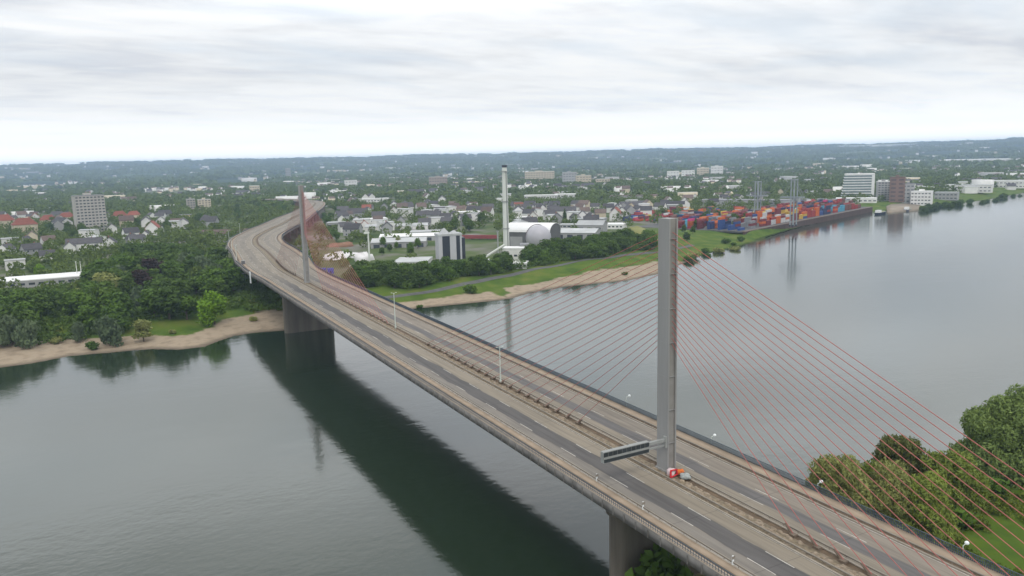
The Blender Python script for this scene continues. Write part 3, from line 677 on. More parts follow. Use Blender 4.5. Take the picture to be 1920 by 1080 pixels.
for p in poly_pts([(-160,650),(0,641),(130,630),(260,606),(350,596),(440,590),(505,580),(530,570),(500,545),(440,520),(330,470),(250,480),(215,520),(0,560),(-160,575)], 150, 8.2): 
    u, v, mp = pxof(*p, 6)
    if abs(u-402) < 46 and v > 568: continue
    hh = random.uniform(13, 19); hh = min(hh, max(4., (v-(540 if u < 165 else 455))*mp))
    put_tree(pick({'d1': 4, 'd2': 4, 'm1': 2.2, 'm2': 2.2, 't1': .7, 'w1': .6, 'o1': .5, 'c1': .25}), *p, hh, 'trees of the left riverside wood', wide=1.35)
for p in poly_pts([(650,541),(770,538),(860,524),(960,508),(1100,486),(1228,464),(1228,450),(1140,455),(1030,474),(975,494),(900,506),(760,518),(650,524)], 105, 6.):
    put_tree(pick({'d1': 4, 'd2': 4, 'm1': 2, 'm2': 1.5}), *p, random.uniform(9.5, 14), 'trees of the hedge behind the right bank path', wide=1.3)
for poly, n, dm, w, hh, g in [
    ([(1275,455),(1345,440),(1400,428),(1400,412),(1300,410),(1262,430)], 14, 13, {'d1': 3, 'm1': 2}, (8, 14), 'trees on the green point by the quay'),
    ([(600,470),(640,450),(640,400),(606,400),(592,430)], 10, 12, {'m1': 3, 'm2': 2, 'd1': 1}, (10, 15), 'trees beside the curved approach'),
    ([(360,440),(470,425),(560,398),(560,386),(440,392),(350,415)], 16, 15, {'m1': 3, 'm2': 2, 'd1': 3}, (12, 17), 'trees inside the bridge bend'),
    ([(830,440),(905,440),(905,420),(830,420)], 8, 12, {'d1': 3, 'd2': 2}, (12, 16), 'dark trees behind the striped tower'),
    ([(1045,412),(1085,412),(1085,400),(1045,400)], 4, 14, {'f1': 1}, (14, 19), 'dark conifers behind the arched hall'),
    ([(700,488),(790,490),(810,470),(760,460),(700,462)], 9, 11, {'d1': 2, 'm1': 3, 'o1': 1}, (7, 11), 'trees between the sheds'),
    ([(80,455),(120,455),(290,440),(330,440),(290,425),(80,420)], 18, 14, {'d1': 4, 'd2': 3, 'm2': 1}, (12, 17), 'trees around the left houses')]:
    for p in poly_pts(poly, n, dm): put_tree(pick(w), *p, random.uniform(*hh), g)
for p in poly_pts([(1722,391),(1760,384.5),(1850,373.5),(1930,360),(1930,357),(1850,370),(1760,380),(1722,387)], 26, 8): put_tree(pick({'d1': 2, 'm1': 1, 'd2': 2}), *p, random.uniform(6, 12), 'trees on the far right bank', wide=1.5)
for p in poly_pts([(1290,478),(1330,468),(1400,455),(1400,440),(1330,450),(1280,462)], 9, 9): put_tree(pick({'s1': 2, 's2': 1}), *p, random.uniform(3, 6), 'shrubs on the green point', wide=1.2)
for p in poly_pts([(20,650),(140,640),(300,618),(420,598),(500,590),(500,580),(300,606),(20,636)], 4, 5): put_tree(pick({'s1': 1, 's2': 1}), *p, random.uniform(2, 4.5), 'shrubs on the left bank')
# big near willows (fine leaves)
def big_tree(px, py, z, toppy, cr, m, lab, seed, n=26000, hang=.5, size=.27, tall=1.):
    x, y, mp = gp(px, py, z); h = (py-toppy)*mp; g = np.random.default_rng(seed); lobes = []
    for k in range(26):
        a = g.uniform(0, 2*PI); zz = g.uniform(.12, .84); q = cr*g.uniform(.3, .75)*(1.1-zz*.55); lobes.append((math.cos(a)*q, math.sin(a)*q, zz*h, cr*g.uniform(.2, .36)))
    lobes += [(0, 0, h*.55, cr*.5), (0, 0, h*.84, cr*.26)]
    P, d = crown_pts(n, lobes, g, 1.0, .35 if hang else 0); P[:, 2] = np.maximum(P[:, 2], .3)
    V, F, t = leaves(P, d, size, g, 1.6, hang); root = tag(empty('willow_tree' if hang else 'broadleaf_tree', (x, y, htree(x, y)-.2)), lab, 'tree', 'large trees on the near bank')
    npmesh('crown', V, F, m, root, t); mb = MB(); limbs(mb, h, cr, g, .55); mb.build('trunk', root); return root
big_tree(1585, 1000, 3, 832, 9.5, L_olive, 'rounded olive willow nearest the bridge railing on the near bank', 21, n=34000)
big_tree(1685, 935, 3, 795, 7.4, L_copperolive, 'taller domed dark olive tree behind the olive willow', 22)
big_tree(1655, 1005, 3, 862, 9., L_olive, 'broad olive willow in the middle of the near bank clump', 23, n=34000)
big_tree(1775, 965, 3, 842, 9., L_og, 'light green tree at the right of the near bank clump', 24, hang=.25, n=32000)
big_tree(1730, 1020, 3, 885, 7.5, L_og, 'low green tree in front of the near bank clump', 27)
big_tree(1545, 960, 3, 868, 6., L_olive, 'small olive willow at the left of the near bank clump', 28)
big_tree(1912, 885, 4, 704, 15., L_wg, 'huge grey green willow at the right edge of the picture', 25, n=70000, size=.3, hang=.3)
big_tree(1848, 878, 4, 742, 8., L_wg, 'grey willow forming the left side of the huge willow', 26, n=36000)
for i, (px, py, hp, k) in enumerate([(1530, 985, 60, 's2'), (1640, 1015, 70, 's1'), (1850, 935, 45, 's1'), (1790, 1000, 45, 's1'), (1900, 900, 30, 's2'), (1222, 1110, 110, 's1'), (1262, 1120, 80, 's1'), (1195, 1120, 60, 's2')]):
    x, y, mp = gp(px, py, 2.5); put_tree(k, x, y, hp*mp, 'bushes on the near bank')
big_tree(1628, 975, 3, 850, 7., L_og, 'yellow green tree wedged between the two olive willows', 31)
# ------------------------------------------------------------------ buildings
FOOT = []
def basis(px, py, z=6.): x, y, mp = gp(px, py, z); FOOT.append((x, y)); return x, y, mp
def facing(x, y): return -math.atan2(x-CAM[0], y-CAM[1])   # rotation so that local -y looks at the viewpoint
def windows(root, w, h, y, floors, cols, z0=1.2, sill=False, ww=None, hh=1.5, side=None, d=None):
    """each window its own part; on the -y face (side None) or the +x face"""
    fh = (h-z0)/floors
    ww_ = ww or min(1.6, w/cols*.6); proto = None
    L = w if side is None else d
    for f in range(floors):
        for c in range(cols):
            u = -L/2+L*(c+.5)/cols; zz = z0+fh*f+fh*.25
            if proto is None: mb = MB(); mb.box(-ww_/2, ww_/2, -.06, .03, 0, min(hh, fh*.65), glass); proto = mb.build('window', root); o = proto
            else: o = proto.copy(); COL.objects.link(o); o.parent = root
            if side is None: o.location = (u, y, zz)
            else: o.location = (w/2*side, u, zz); o.rotation_euler = (0, 0, side*PI/2)
def block(name, lab, cat, px, py, wpx, hpx, d, wall, rot=0., floors=0, cols=0, scols=0, roof=None, band=None, z=6., sside=None, grp=None):
    x, y, mp = basis(px, py, z); w, h = wpx*mp, hpx*mp
    r = tag(empty(name, (x, y, htree(x, y)-.3), facing(x, y)+R(rot)), lab, cat, grp)
    mb = MB(); mb.box(-w/2, w/2, -d/2, d/2, 0, h, wall); mb.build('wall', r)
    mb = MB(); rf = roof or roof_pale; mb.box(-w/2-.25, w/2+.25, -d/2-.25, d/2+.25, h, h+.7, rf)
    if floors > 3: mb.box(-w*.15, w*.1, -d*.2, d*.2, h+.7, h+3.2, wall)
    mb.build('roof', r)
    if floors: windows(r, w, h, -d/2, floors, cols, ww=w/cols*.62)
    if scols: windows(r, w, h, -d/2, floors, scols, side=sside or (1 if rot >= 0 else -1), d=d, ww=d/scols*.55)
    return r
def hall(name, lab, cat, px, py, wpx, hpx, d, wall, roof, rot=0., rh=1.5, z=6., arch=False, doors=3, grp=None):
    x, y, mp = basis(px, py, z); w, h = wpx*mp, hpx*mp
    r = tag(empty(name, (x, y, htree(x, y)-.3), facing(x, y)+R(rot)), lab, cat, grp)
    mb = MB(); mb.box(-w/2, w/2, -d/2, d/2, 0, h, wall)
    if arch:
        n = 12
        for s in (-1, 1):
            pts = [(s*w/2, -d/2*math.cos(PI*k/n), h+rh*math.sin(PI*k/n)) for k in range(n+1)]; mb.quad(pts, wall)
    else:
        for s in (-1, 1): mb.quad([(s*w/2, -d/2, h), (s*w/2, d/2, h), (s*w/2, 0, h+rh)], wall)
    mb.build('wall', r); mb = MB()
    if arch:
        for k in range(n):
            a, b_ = PI*k/n, PI*(k+1)/n; q = [(-d/2*math.cos(t)*1.03, h+rh*math.sin(t)) for t in (a, b_)]
            A_ = [(-w/2-.5, q[0][0], q[0][1]), (w/2+.5, q[0][0], q[0][1]), (w/2+.5, q[1][0], q[1][1]), (-w/2-.5, q[1][0], q[1][1])]
            mb.hexa(A_+[(p[0], p[1], p[2]+.4) for p in A_], roof)
    else: mb.gable(w, d, h, rh, roof, .5, .3)
    mb.build('roof', r)
    for k in range(doors):
        mb = MB(); u = -w/2+w*(k+.5)/doors; mb.box(u-w/doors*.28, u+w/doors*.28, -d/2-.06, -d/2+.02, .2, h*.72, greywall if wall is not greywall else glass); mb.build('door', r)
    return r
block('tower_block', 'grey high-rise slab rising above the left trees', 'high-rise', 172, 436, 50, 68, 16, mat('slab_concrete', (.40, .38, .35), .1, .1, streak=True), 14, 12, 8, 0, roof_grey)
block('apartment_block', 'left block of the beige pair beyond the left houses', 'building', 359, 396, 14, 22, 14, mat('dull_beige', (.33, .31, .27), .08, .1), 8, 5, 3)
block('apartment_block', 'right cream block of the beige pair beyond the left houses', 'building', 384, 395, 22, 21, 14, creamwall, 8, 5, 4)
block('yellow_building', 'pale yellow flat roofed building left of the bridge bend', 'building', 355, 412, 33, 10, 14, mat('yellow_render', (.62, .52, .30), .06, .1), 5, 2, 6, 0, roof_grey)
block('warehouse', 'long flat white roofed warehouse at the left edge behind the wood', 'warehouse', 55, 534, 190, 14, 26, greywall, -6, 1, 12, 0, roof_white)
block('kiosk_building', 'small white roofed building at the right end of the long warehouse', 'building', 140, 526, 24, 9, 12, whitewall, -6, 1, 3, 0, roof_white)
hall('long_barn', 'long low brown grey roofed row beside the bridge bend', 'building', 418, 443, 95, 6, 22, greywall, roof_brown, -16, 4.5, doors=8)
hall('shed', 'long pale flat shed behind the hedge beyond the bridge', 'shed', 712, 520, 105, 8, 16, greywall, mat('greenish_roof', (.45, .48, .42), .08, .2), -4, 1., doors=6)
block('white_cabin', 'small white cabin at the left end of the long pale shed', 'cabin', 668, 507, 24, 7, 8, whitewall, 0, 1, 3, 0, roof_white)
hall('warehouse', 'wide light roofed hall behind the slim white pole', 'warehouse', 750, 462, 100, 12, 30, greywall, roof_pale, -5, 2.5, doors=5)
hall('warehouse', 'second light roofed hall left of the striped tower', 'warehouse', 775, 450, 120, 9, 26, greywall, roof_white, -5, 2., doors=6)
block('warehouse', 'flat grey roofed hall in front of the striped tower', 'warehouse', 775, 497, 62, 10, 30, whitewall, -10, 1, 6, 0, roof_pale)
hall('hall', 'low pale hall beside the far pylon', 'building', 745, 430, 115, 9, 30, whitewall, roof_pale, -4, 2., doors=5)
# striped tower
x, y, mp = basis(842, 487); r = tag(empty('striped_tower', (x, y, 5.7), facing(x, y)+R(14)), 'black and white vertically striped tower with a stepped glass top', 'tower')
w, h, d = 44*mp, 47*mp, 12.; sm = mat('striped_white', (.46, .46, .48), .05, .2); bk = mat('striped_black', (.035, .04, .05), .1, .2, rough=.3)
mb = MB(); mb.box(-w/2, w/2, -d/2, d/2, 0, h, sm); mb.build('wall', r)
for u0, u1 in ((-.34, -.02), (.26, .42)): mb = MB(); mb.box(w*u0, w*u1, -d/2-.25, -d/2+.1, 0, h-.3, bk); mb.build('dark_panel', r)
mb = MB(); mb.box(-w/2-.4, w/2+.4, -d/2-.4, d/2+.4, h, h+1.6, roof_pale); mb.build('cornice', r)
mb = MB()
for x0, x1, hh in ((-w*.36, w*.02, 4.2), (w*.1, w*.4, 2.)):
    a = [(x0, -4, h+1.6), (x1, -4, h+1.6), (x1, 4, h+1.6), (x0, 4, h+1.6)]; xm = (x0+x1)/2; mb.hexa(a+[(xm-.3, -1, h+1.6+hh), (xm+.3, -1, h+1.6+hh), (xm+.3, 1, h+1.6+hh), (xm-.3, 1, h+1.6+hh)], roof_pale)
mb.build('roof', r); mb = MB(); mb.box(w/2+.1, w/2+3, -d/2+1, d/2-1, 0, h*.9, bk); mb.build('side_wing', r)
# chimney
x, y, mp = basis(950, 478); H = 167*mp; chm = mat('chimney_white', (.62, .64, .60), .05, .1, streak=True)
r = tag(empty('chimney', (x, y, 5.7)), 'very tall slim white chimney above the works', 'chimney')
mb = MB(); mb.cyl((0, 0, 0), (0, 0, H*.975), 2.7, 2.0, chm, 20); mb.build('shaft', r); mb = MB(); mb.cyl((0, 0, H*.975), (0, 0, H), 2.2, 2.2, bk, 20); mb.build('dark_rim', r)
mb = MB(); 
for z_ in (.3, .6, .93): mb.cyl((0, 0, H*z_), (0, 0, H*z_+.5), 3.1, 3.1, gm, 16)
mb.build('platform', r); mb = MB(); mb.box(-.3, .3, -3., -2.4, 2, H*.93, gm); mb.build('ladder', r)
x, y, mp = basis(934, 476); r = tag(empty('flue_stack', (x, y, 5.7)), 'short thin grey flue beside the tall white chimney', 'flue'); mb = MB(); mb.cyl((0, 0, 0), (0, 0, 44*mp), .7, .6, gyc, 10); mb.build('shaft', r); mb = MB(); mb.cyl((0, 0, 44*mp-1), (0, 0, 44*mp), .9, .9, gyc, 10); mb.build('rim', r)
x, y, mp = basis(693, 490); r = tag(empty('white_pole', (x, y, 5.7)), 'slim white pole with a small head right of the far pylon', 'pole'); mb = MB(); mb.cyl((0, 0, 0), (0, 0, 55*mp), .75, .6, chm, 10); mb.build('shaft', r); mb = MB(); mb.box(-3.4, .8, -.8, .8, 55*mp-1, 55*mp+.6, chm); mb.build('head', r)
hall('arched_hall', 'white arched roof hall beside the tall chimney', 'hall', 1000, 462, 88, 30, 28, mat('dark_cladding', (.12, .12, .12), .1, .2), roof_white, -22, 7., arch=True, doors=2)
x, y, mp = basis(1010, 470); r = tag(empty('gas_sphere', (x, y, 5.7)), 'pale silver sphere tank in front of the arched hall', 'tank'); o = blob('tank', (0, 0, 11.5), (10.5, 10.5, 11.), mat('silver_tank', (.42, .41, .44), .05, .2, rough=.4), r, 0, 24, 16)
me = o.data; 
for v in me.vertices:
    q = Vector(v.co)-Vector((0, 0, 11.5)); q = q.normalized()*11; v.co = q+Vector((0, 0, 11.5))
mb = MB()
for k in range(8): a = k*PI/4; mb.cyl((8*math.cos(a), 8*math.sin(a), 0), (10.5*math.cos(a), 10.5*math.sin(a), 11.), .4, .4, gyc, 6)
mb.build('support', r)
mb = MB()
for k in range(24):
    a, b_ = k*PI/23-.1, (k+1)*PI/23-.1
    mb.cyl((11.25*math.cos(a), 2.6, 11.5+11.25*math.sin(a)), (11.25*math.cos(b_), 2.6, 11.5+11.25*math.sin(b_)), .3, .3, mat('dark_walkway', (.12, .1, .11), .1, 1.), 5)
mb.build('walkway_ring', r)
for i, (px, py, wp, hp, rf, wl, lab) in enumerate([(965, 487, 40, 22, roof_white, whitewall, 'white works building at the foot of the chimney'), (935, 500, 34, 12, roof_white, whitewall, 'low white roofed works shed left of the chimney foot'), (975, 502, 28, 10, roof_white, whitewall, 'small bright white shed in front of the chimney'), (905, 492, 26, 6, roof_pale, whitewall, 'flat pale roof beside the striped tower'),
       (984, 484, 16, 26, roof_grey, greywall, 'narrow grey process tower between the chimney and the sphere')]):
    block('works_building', lab, 'building', px, py, wp, hp, 12, wl, [-12, 10, -8, 4, 0][i], 1, 4, 0, rf)
# conveyor arm
x, y, mp = basis(918, 490); r = tag(empty('conveyor', (x, y, 5.7), facing(x, y)), 'white sloping conveyor arm left of the chimney foot', 'conveyor'); mb = MB(); mb.cyl((-8, 0, 1), (12, 0, 13), .9, .9, chm, 6); mb.build('arm', r); mb = MB(); mb.cyl((9, -1.5, 0), (9, 0, 11), .3, .3, gm, 6); mb.cyl((9, 1.5, 0), (9, 0, 11), .3, .3, gm, 6); mb.build('support', r)
# red wagons row
wag = mat('dull_red_paint', (.25, .06, .06), .1, .4)
for k in range(4):
    px = 878+k*15; x, y, mp = basis(px, 449); r = tag(empty('rail_wagon', (x, y, 6), facing(x, y)+R(-4)), f"dull red wagon behind the striped tower, {['leftmost', 'second from the left', 'third from the left', 'rightmost'][k]} of four", 'wagon', 'red wagons behind the works'); mb = MB(); mb.box(-6.3, 6.3, -1.4, 1.4, 1.0, 4.4, wag); mb.build('body', r)
    for s in (-4.3, 4.3):
        mb = MB(); mb.cyl((s, -1.1, .5), (s, 1.1, .5), .5, .5, bk, 10); mb.build('wheel', r)
# salt heap and blue containers near the far pylon
x, y, mp = basis(640, 484); salt = mat('white_heap', (.72, .70, .70), .06, .3); o = blob('salt_heap', (x, y, 5), (17, 9, 5.5), salt, None, 8, 22, 9); tag(o, 'wide white heap beside the bridge behind the far pylon', 'heap')
x, y, mp = basis(682, 488); o = blob('salt_heap', (x, y, 5), (8, 6, 6.5), salt, None, 9, 16, 8); tag(o, 'steeper small white heap next to the slim white pole', 'heap')
x, y, mp = basis(640, 462); o = blob('soil_heap', (x, y, 4), (14, 8, 5), mat('brown_soil', (.24, .13, .08), .2, .3), None, 4, 18, 8); tag(o, 'brown soil heap behind the white heap', 'heap')
blue = mat('royal_blue', (.05, .09, .42), .1, .4)
for k in range(3):
    x, y, mp = basis(592+k*14, 513); r = tag(empty('site_container', (x, y, 5.8), facing(x, y)+R(3)), f"royal blue site container beside the far pylon, {['left', 'middle', 'right'][k]} of three", 'container', 'blue site containers'); mb = MB(); mb.box(-2.2, 2.2, -1.3, 1.3, 0, 4.2, blue); mb.build('body', r); mb = MB(); mb.box(-.5, .5, -1.34, -1.28, .1, 2.1, bk); mb.build('door', r)
# pale industrial roofs, mound, red house
hall('warehouse', 'pale ribbed roof hall right of the sphere', 'warehouse', 1085, 446, 75, 12, 30, greywall, roof_pale, -14, 3, doors=4)
hall('warehouse', 'second pale roof hall behind the ribbed hall', 'warehouse', 1110, 436, 50, 16, 22, greywall, roof_pale, -14, 4, doors=3)
block('works_building', 'grey boxy building left of the grassy mound', 'building', 1070, 432, 40, 12, 16, greywall, -14, 2, 5, 0, roof_pale)
x, y, mp = basis(1188, 455, 5); V = []; F = []; n = 30; kk = 10; g = np.random.default_rng(3)
for i in range(kk+1):
    q = 1-i/kk; 
    for j in range(n): t = 2*PI*j/n; V.append((x+q*34*math.cos(t)*(1+.08*math.sin(3*t)), y+q*26*math.sin(t), 4+15*ss(np.array(1-q), 0, .8)*(1+.05*math.sin(2*t))+.3*g.normal()))
for i in range(kk):
    for j in range(n): F.append((i*n+j, i*n+(j+1) % n, (i+1)*n+(j+1) % n, (i+1)*n+j))
mdm = mat('dry_grass', (.20, .20, .07), .25, .06); o = npmesh('earth_mound', V, F, mdm); o.data.polygons.foreach_set('use_smooth', [True]*len(F)); tag(o, 'dry olive grassy mound left of the near pylon top', 'mound')
# houses
def make_house(key, w, d, h, rh, wall, roof, chim=True, hip=False):
    r = empty('house', (0, 0, 0)); mb = MB(); mb.box(-w/2, w/2, -d/2, d/2, 0, h, wall)
    if not hip:
        for s in (-1, 1): mb.quad([(s*w/2, -d/2, h), (s*w/2, d/2, h), (s*w/2, 0, h+rh)], wall)
    mb.build('wall', r); mb = MB()
    if hip:
        e = .5; a = [(-w/2-e, -d/2-e, h-.2), (w/2+e, -d/2-e, h-.2), (w/2+e, d/2+e, h-.2), (-w/2-e, d/2+e, h-.2)]; k = w/2-d/2*.8; b_ = [(-k, -.1, h+rh), (k, -.1, h+rh), (k, .1, h+rh), (-k, .1, h+rh)]; mb.hexa(a+b_, roof)
    else: mb.gable(w, d, h, rh, roof)
    ro = mb.build('roof', r)
    if chim: mb = MB(); mb.box(w*.2, w*.2+.8, .4, 1.2, h+rh*.4, h+rh+1., brickwall); mb.build('chimney', ro)
    for s in (-1, 1):
        pr = None
        for f in range(max(1, int(h//3))):
            for u in (-.3, 0, .3):
                if pr is None: mb = MB(); mb.box(-.55, .55, -.06, .05, 0, 1.3, glass); pr = mb.build('window', r); q = pr
                else: q = pr.copy(); COL.objects.link(q); q.parent = r
                q.location = (u*w, s*d/2, 1+f*2.9)
    mb = MB(); mb.box(w*.12, w*.12+1, -d/2-.05, -d/2+.05, 0, 2.1, bark); mb.build('door', r)
    return r
HP = {'wd': (make_house('wd', 12, 9, 6, 4, whitewall, roof_dark), 'white house with a dark pitched roof'), 'wb': (make_house('wb', 11, 9, 5.8, 4.2, whitewall, roof_brown), 'white house with a brown pitched roof'),
      'gd': (make_house('gd', 13, 9, 6, 4, greywall, roof_dark), 'grey house with a dark pitched roof'), 'rd': (make_house('rd', 18, 11, 8, 5.5, creamwall, roof_red, hip=True), 'cream house with a red hipped roof'),
      'wr': (make_house('wr', 11, 9, 6, 4.5, whitewall, roof_red), 'white house with a red pitched roof'), 'ld': (make_house('ld', 26, 10, 6.5, 4, whitewall, roof_dark), 'long white terrace with a dark pitched roof'),
      'wg': (make_house('wg', 14, 11, 8, .6, whitewall, roof_pale, chim=False), 'white flat roofed house'), 'cb': (make_house('cb', 12, 9, 7, 4, creamwall, roof_brown), 'cream house with a brown pitched roof')}
hused = set(); HCNT = 0
def put_house(key, x, y, s=1., rz=None, lab=None, grp='houses of the town across the river', full=None):
    global HCNT
    root, desc = HP[key]; r = math.hypot(x-CAM[0], y-CAM[1])
    if key not in hused: o = root; hused.add(key)
    else: o = copy_tree(root, keep=None if (r < 950 if full is None else full) else ('wall', 'roof'))
    o.location = (x, y, htree(x, y)-.2); o.scale = (s, s, s); o.rotation_euler = (0, 0, facing(x, y)+(random.choice([0, PI/2, .3, -.4, PI/2+.3]) if rz is None else rz))
    tag(o, lab or f"{'big ' if s > 1.15 else 'little ' if s < .9 else ''}{desc} {where(x, y)}", 'house', grp); FOOT.append((x, y)); HCNT += 1; return o
def hp(key, px, py, s=1., rot=0., lab=None, grp='houses of the town across the river'): x, y, _ = gp(px, py); return put_house(key, x, y, s, R(rot), lab, grp, True)
hp('rd', 48, 437, 1.5, 10, 'big red hipped roof house near the left edge'); hp('rd', 8, 428, 1.5, -8, 'red roofed block cut by the left edge'); hp('rd', 92, 424, 1.2, 5, 'red roofed house just left of the grey high-rise'); hp('rd', 126, 418, 1.2, 12, 'orange red roofed house touching the grey high-rise on its left')
hp('rd', 225, 415, 1.2, 0, 'orange red roofed house just right of the grey high-rise'); hp('rd', 252, 413, 1.1, 0, 'second red roofed house right of the grey high-rise'); hp('wr', 288, 440, 1.6, 80, 'steep red gable with white wall left of the bridge bend')
hp('ld', 160, 470, 1.2, -4, 'long white terrace with three gables behind the left wood'); hp('wd', 208, 470, 1.3, 86, 'bright white gable end at the right of the long terrace'); hp('wd', 132, 474, 1.1, 88, 'white gable at the left end of the long terrace'); hp('wd', 258, 462, 1.2, 10, 'white house right of the long terrace'); hp('wd', 275, 452, 1.1, 80, 'narrow white gable behind the right of the terrace')
hp('wg', 20, 462, 1.1, 0, 'white flat roofed house at the left edge behind the trees'); hp('wd', 14, 480, 1.1, 60, 'dark roofed white house at the left edge'); hp('gd', 60, 480, 1.2, 20, 'dark roofed grey house left of the terrace'); hp('wg', 30, 505, 1., 0, 'low white house behind the long flat warehouse'); hp('gd', 50, 465, 1.2, 70, 'dark steep roof house amid the left houses'); hp('wd', 90, 490, 1., 0, 'white house half hidden behind the left wood')
hp('wr', 1155, 413, 1.5, 80, 'white house with a bright red roof beside the grassy mound')
random.seed(21)
def scatter_houses(poly, n, w, smin=.95, smax=1.3, dmin=16, grp='houses of the town across the river'):
    P = [gp(a, b)[:2] for a, b in poly]; xs = [p[0] for p in P]; ys = [p[1] for p in P]; k = 0; t = 0
    while k < n and t < 4000:
        t += 1; x = random.uniform(min(xs), max(xs)); y = random.uniform(min(ys), max(ys))
        if not inside(np.array([x]), np.array([y]), P)[0]: continue
        if any((x-a)**2+(y-b)**2 < dmin*dmin for a, b in FOOT): continue
        if any((x-a)**2+(y-b)**2 < 81 for a, b, _ in TREES): continue
        if min(np.hypot(AX[:, 0]-x, AX[:, 1]-y)) < 34: continue
        put_house(pick(w), x, y, random.uniform(smin, smax), grp=grp); k += 1
town = {'wd': 4, 'wb': 2.5, 'gd': 3, 'wr': .25, 'ld': 1.2, 'wg': 1.4, 'cb': 1}
scatter_houses([(625,445),(740,440),(740,400),(850,398),(850,380),(640,398)], 34, town, 1.05, 1.5)
scatter_houses([(740,428),(930,425),(930,390),(740,392)], 34, town, 1.05, 1.5)
scatter_houses([(965,432),(1130,425),(1220,405),(1220,385),(965,392)], 60, town, 1.0, 1.4)
scatter_houses([(60,470),(330,455),(420,428),(300,405),(0,410),(0,460)], 34, town, 1.1, 1.5)
scatter_houses([(1230,402),(1420,375),(1560,368),(1560,360),(1230,382)], 22, town)
scatter_houses([(1700,376),(1760,372),(1850,360),(1925,350),(1925,340),(1700,355)], 16, {'wg': 3, 'wd': 2, 'ld': 2}, 1.0, 1.5, 18)
scatter_houses([(0,405),(560,372),(560,350),(0,370)], 22, {**town, 'wr': .6, 'rd': .4}, 1.1, 1.6, 24)
scatter_houses([(640,390),(1240,378),(1240,350),(640,360)], 30, town, 1.1, 1.7, 24)
random.seed(77)
for i, (px, py, wp, hp_, rot, rf) in enumerate([(650,425,70,9,-8,0),(700,418,50,8,10,1),(800,442,60,8,-5,0),(1150,428,44,8,-12,1),(1105,418,60,8,-12,0),(1200,398,50,7,5,0),(985,415,40,8,-6,1),(1255,392,40,8,-10,0),(880,405,40,7,6,1),(60,398,90,7,4,0),(30,385,70,6,0,1),(110,385,60,6,-4,0)]):
    block('works_hall', f"{['pale grey', 'white'][rf]} flat roofed works hall {where(*gp(px, py)[:2])}", 'hall', px, py, wp, hp_, 22, [greywall, whitewall][rf], rot, 1, 6, 0, [roof_pale, roof_white][rf], grp='flat roofed works halls')
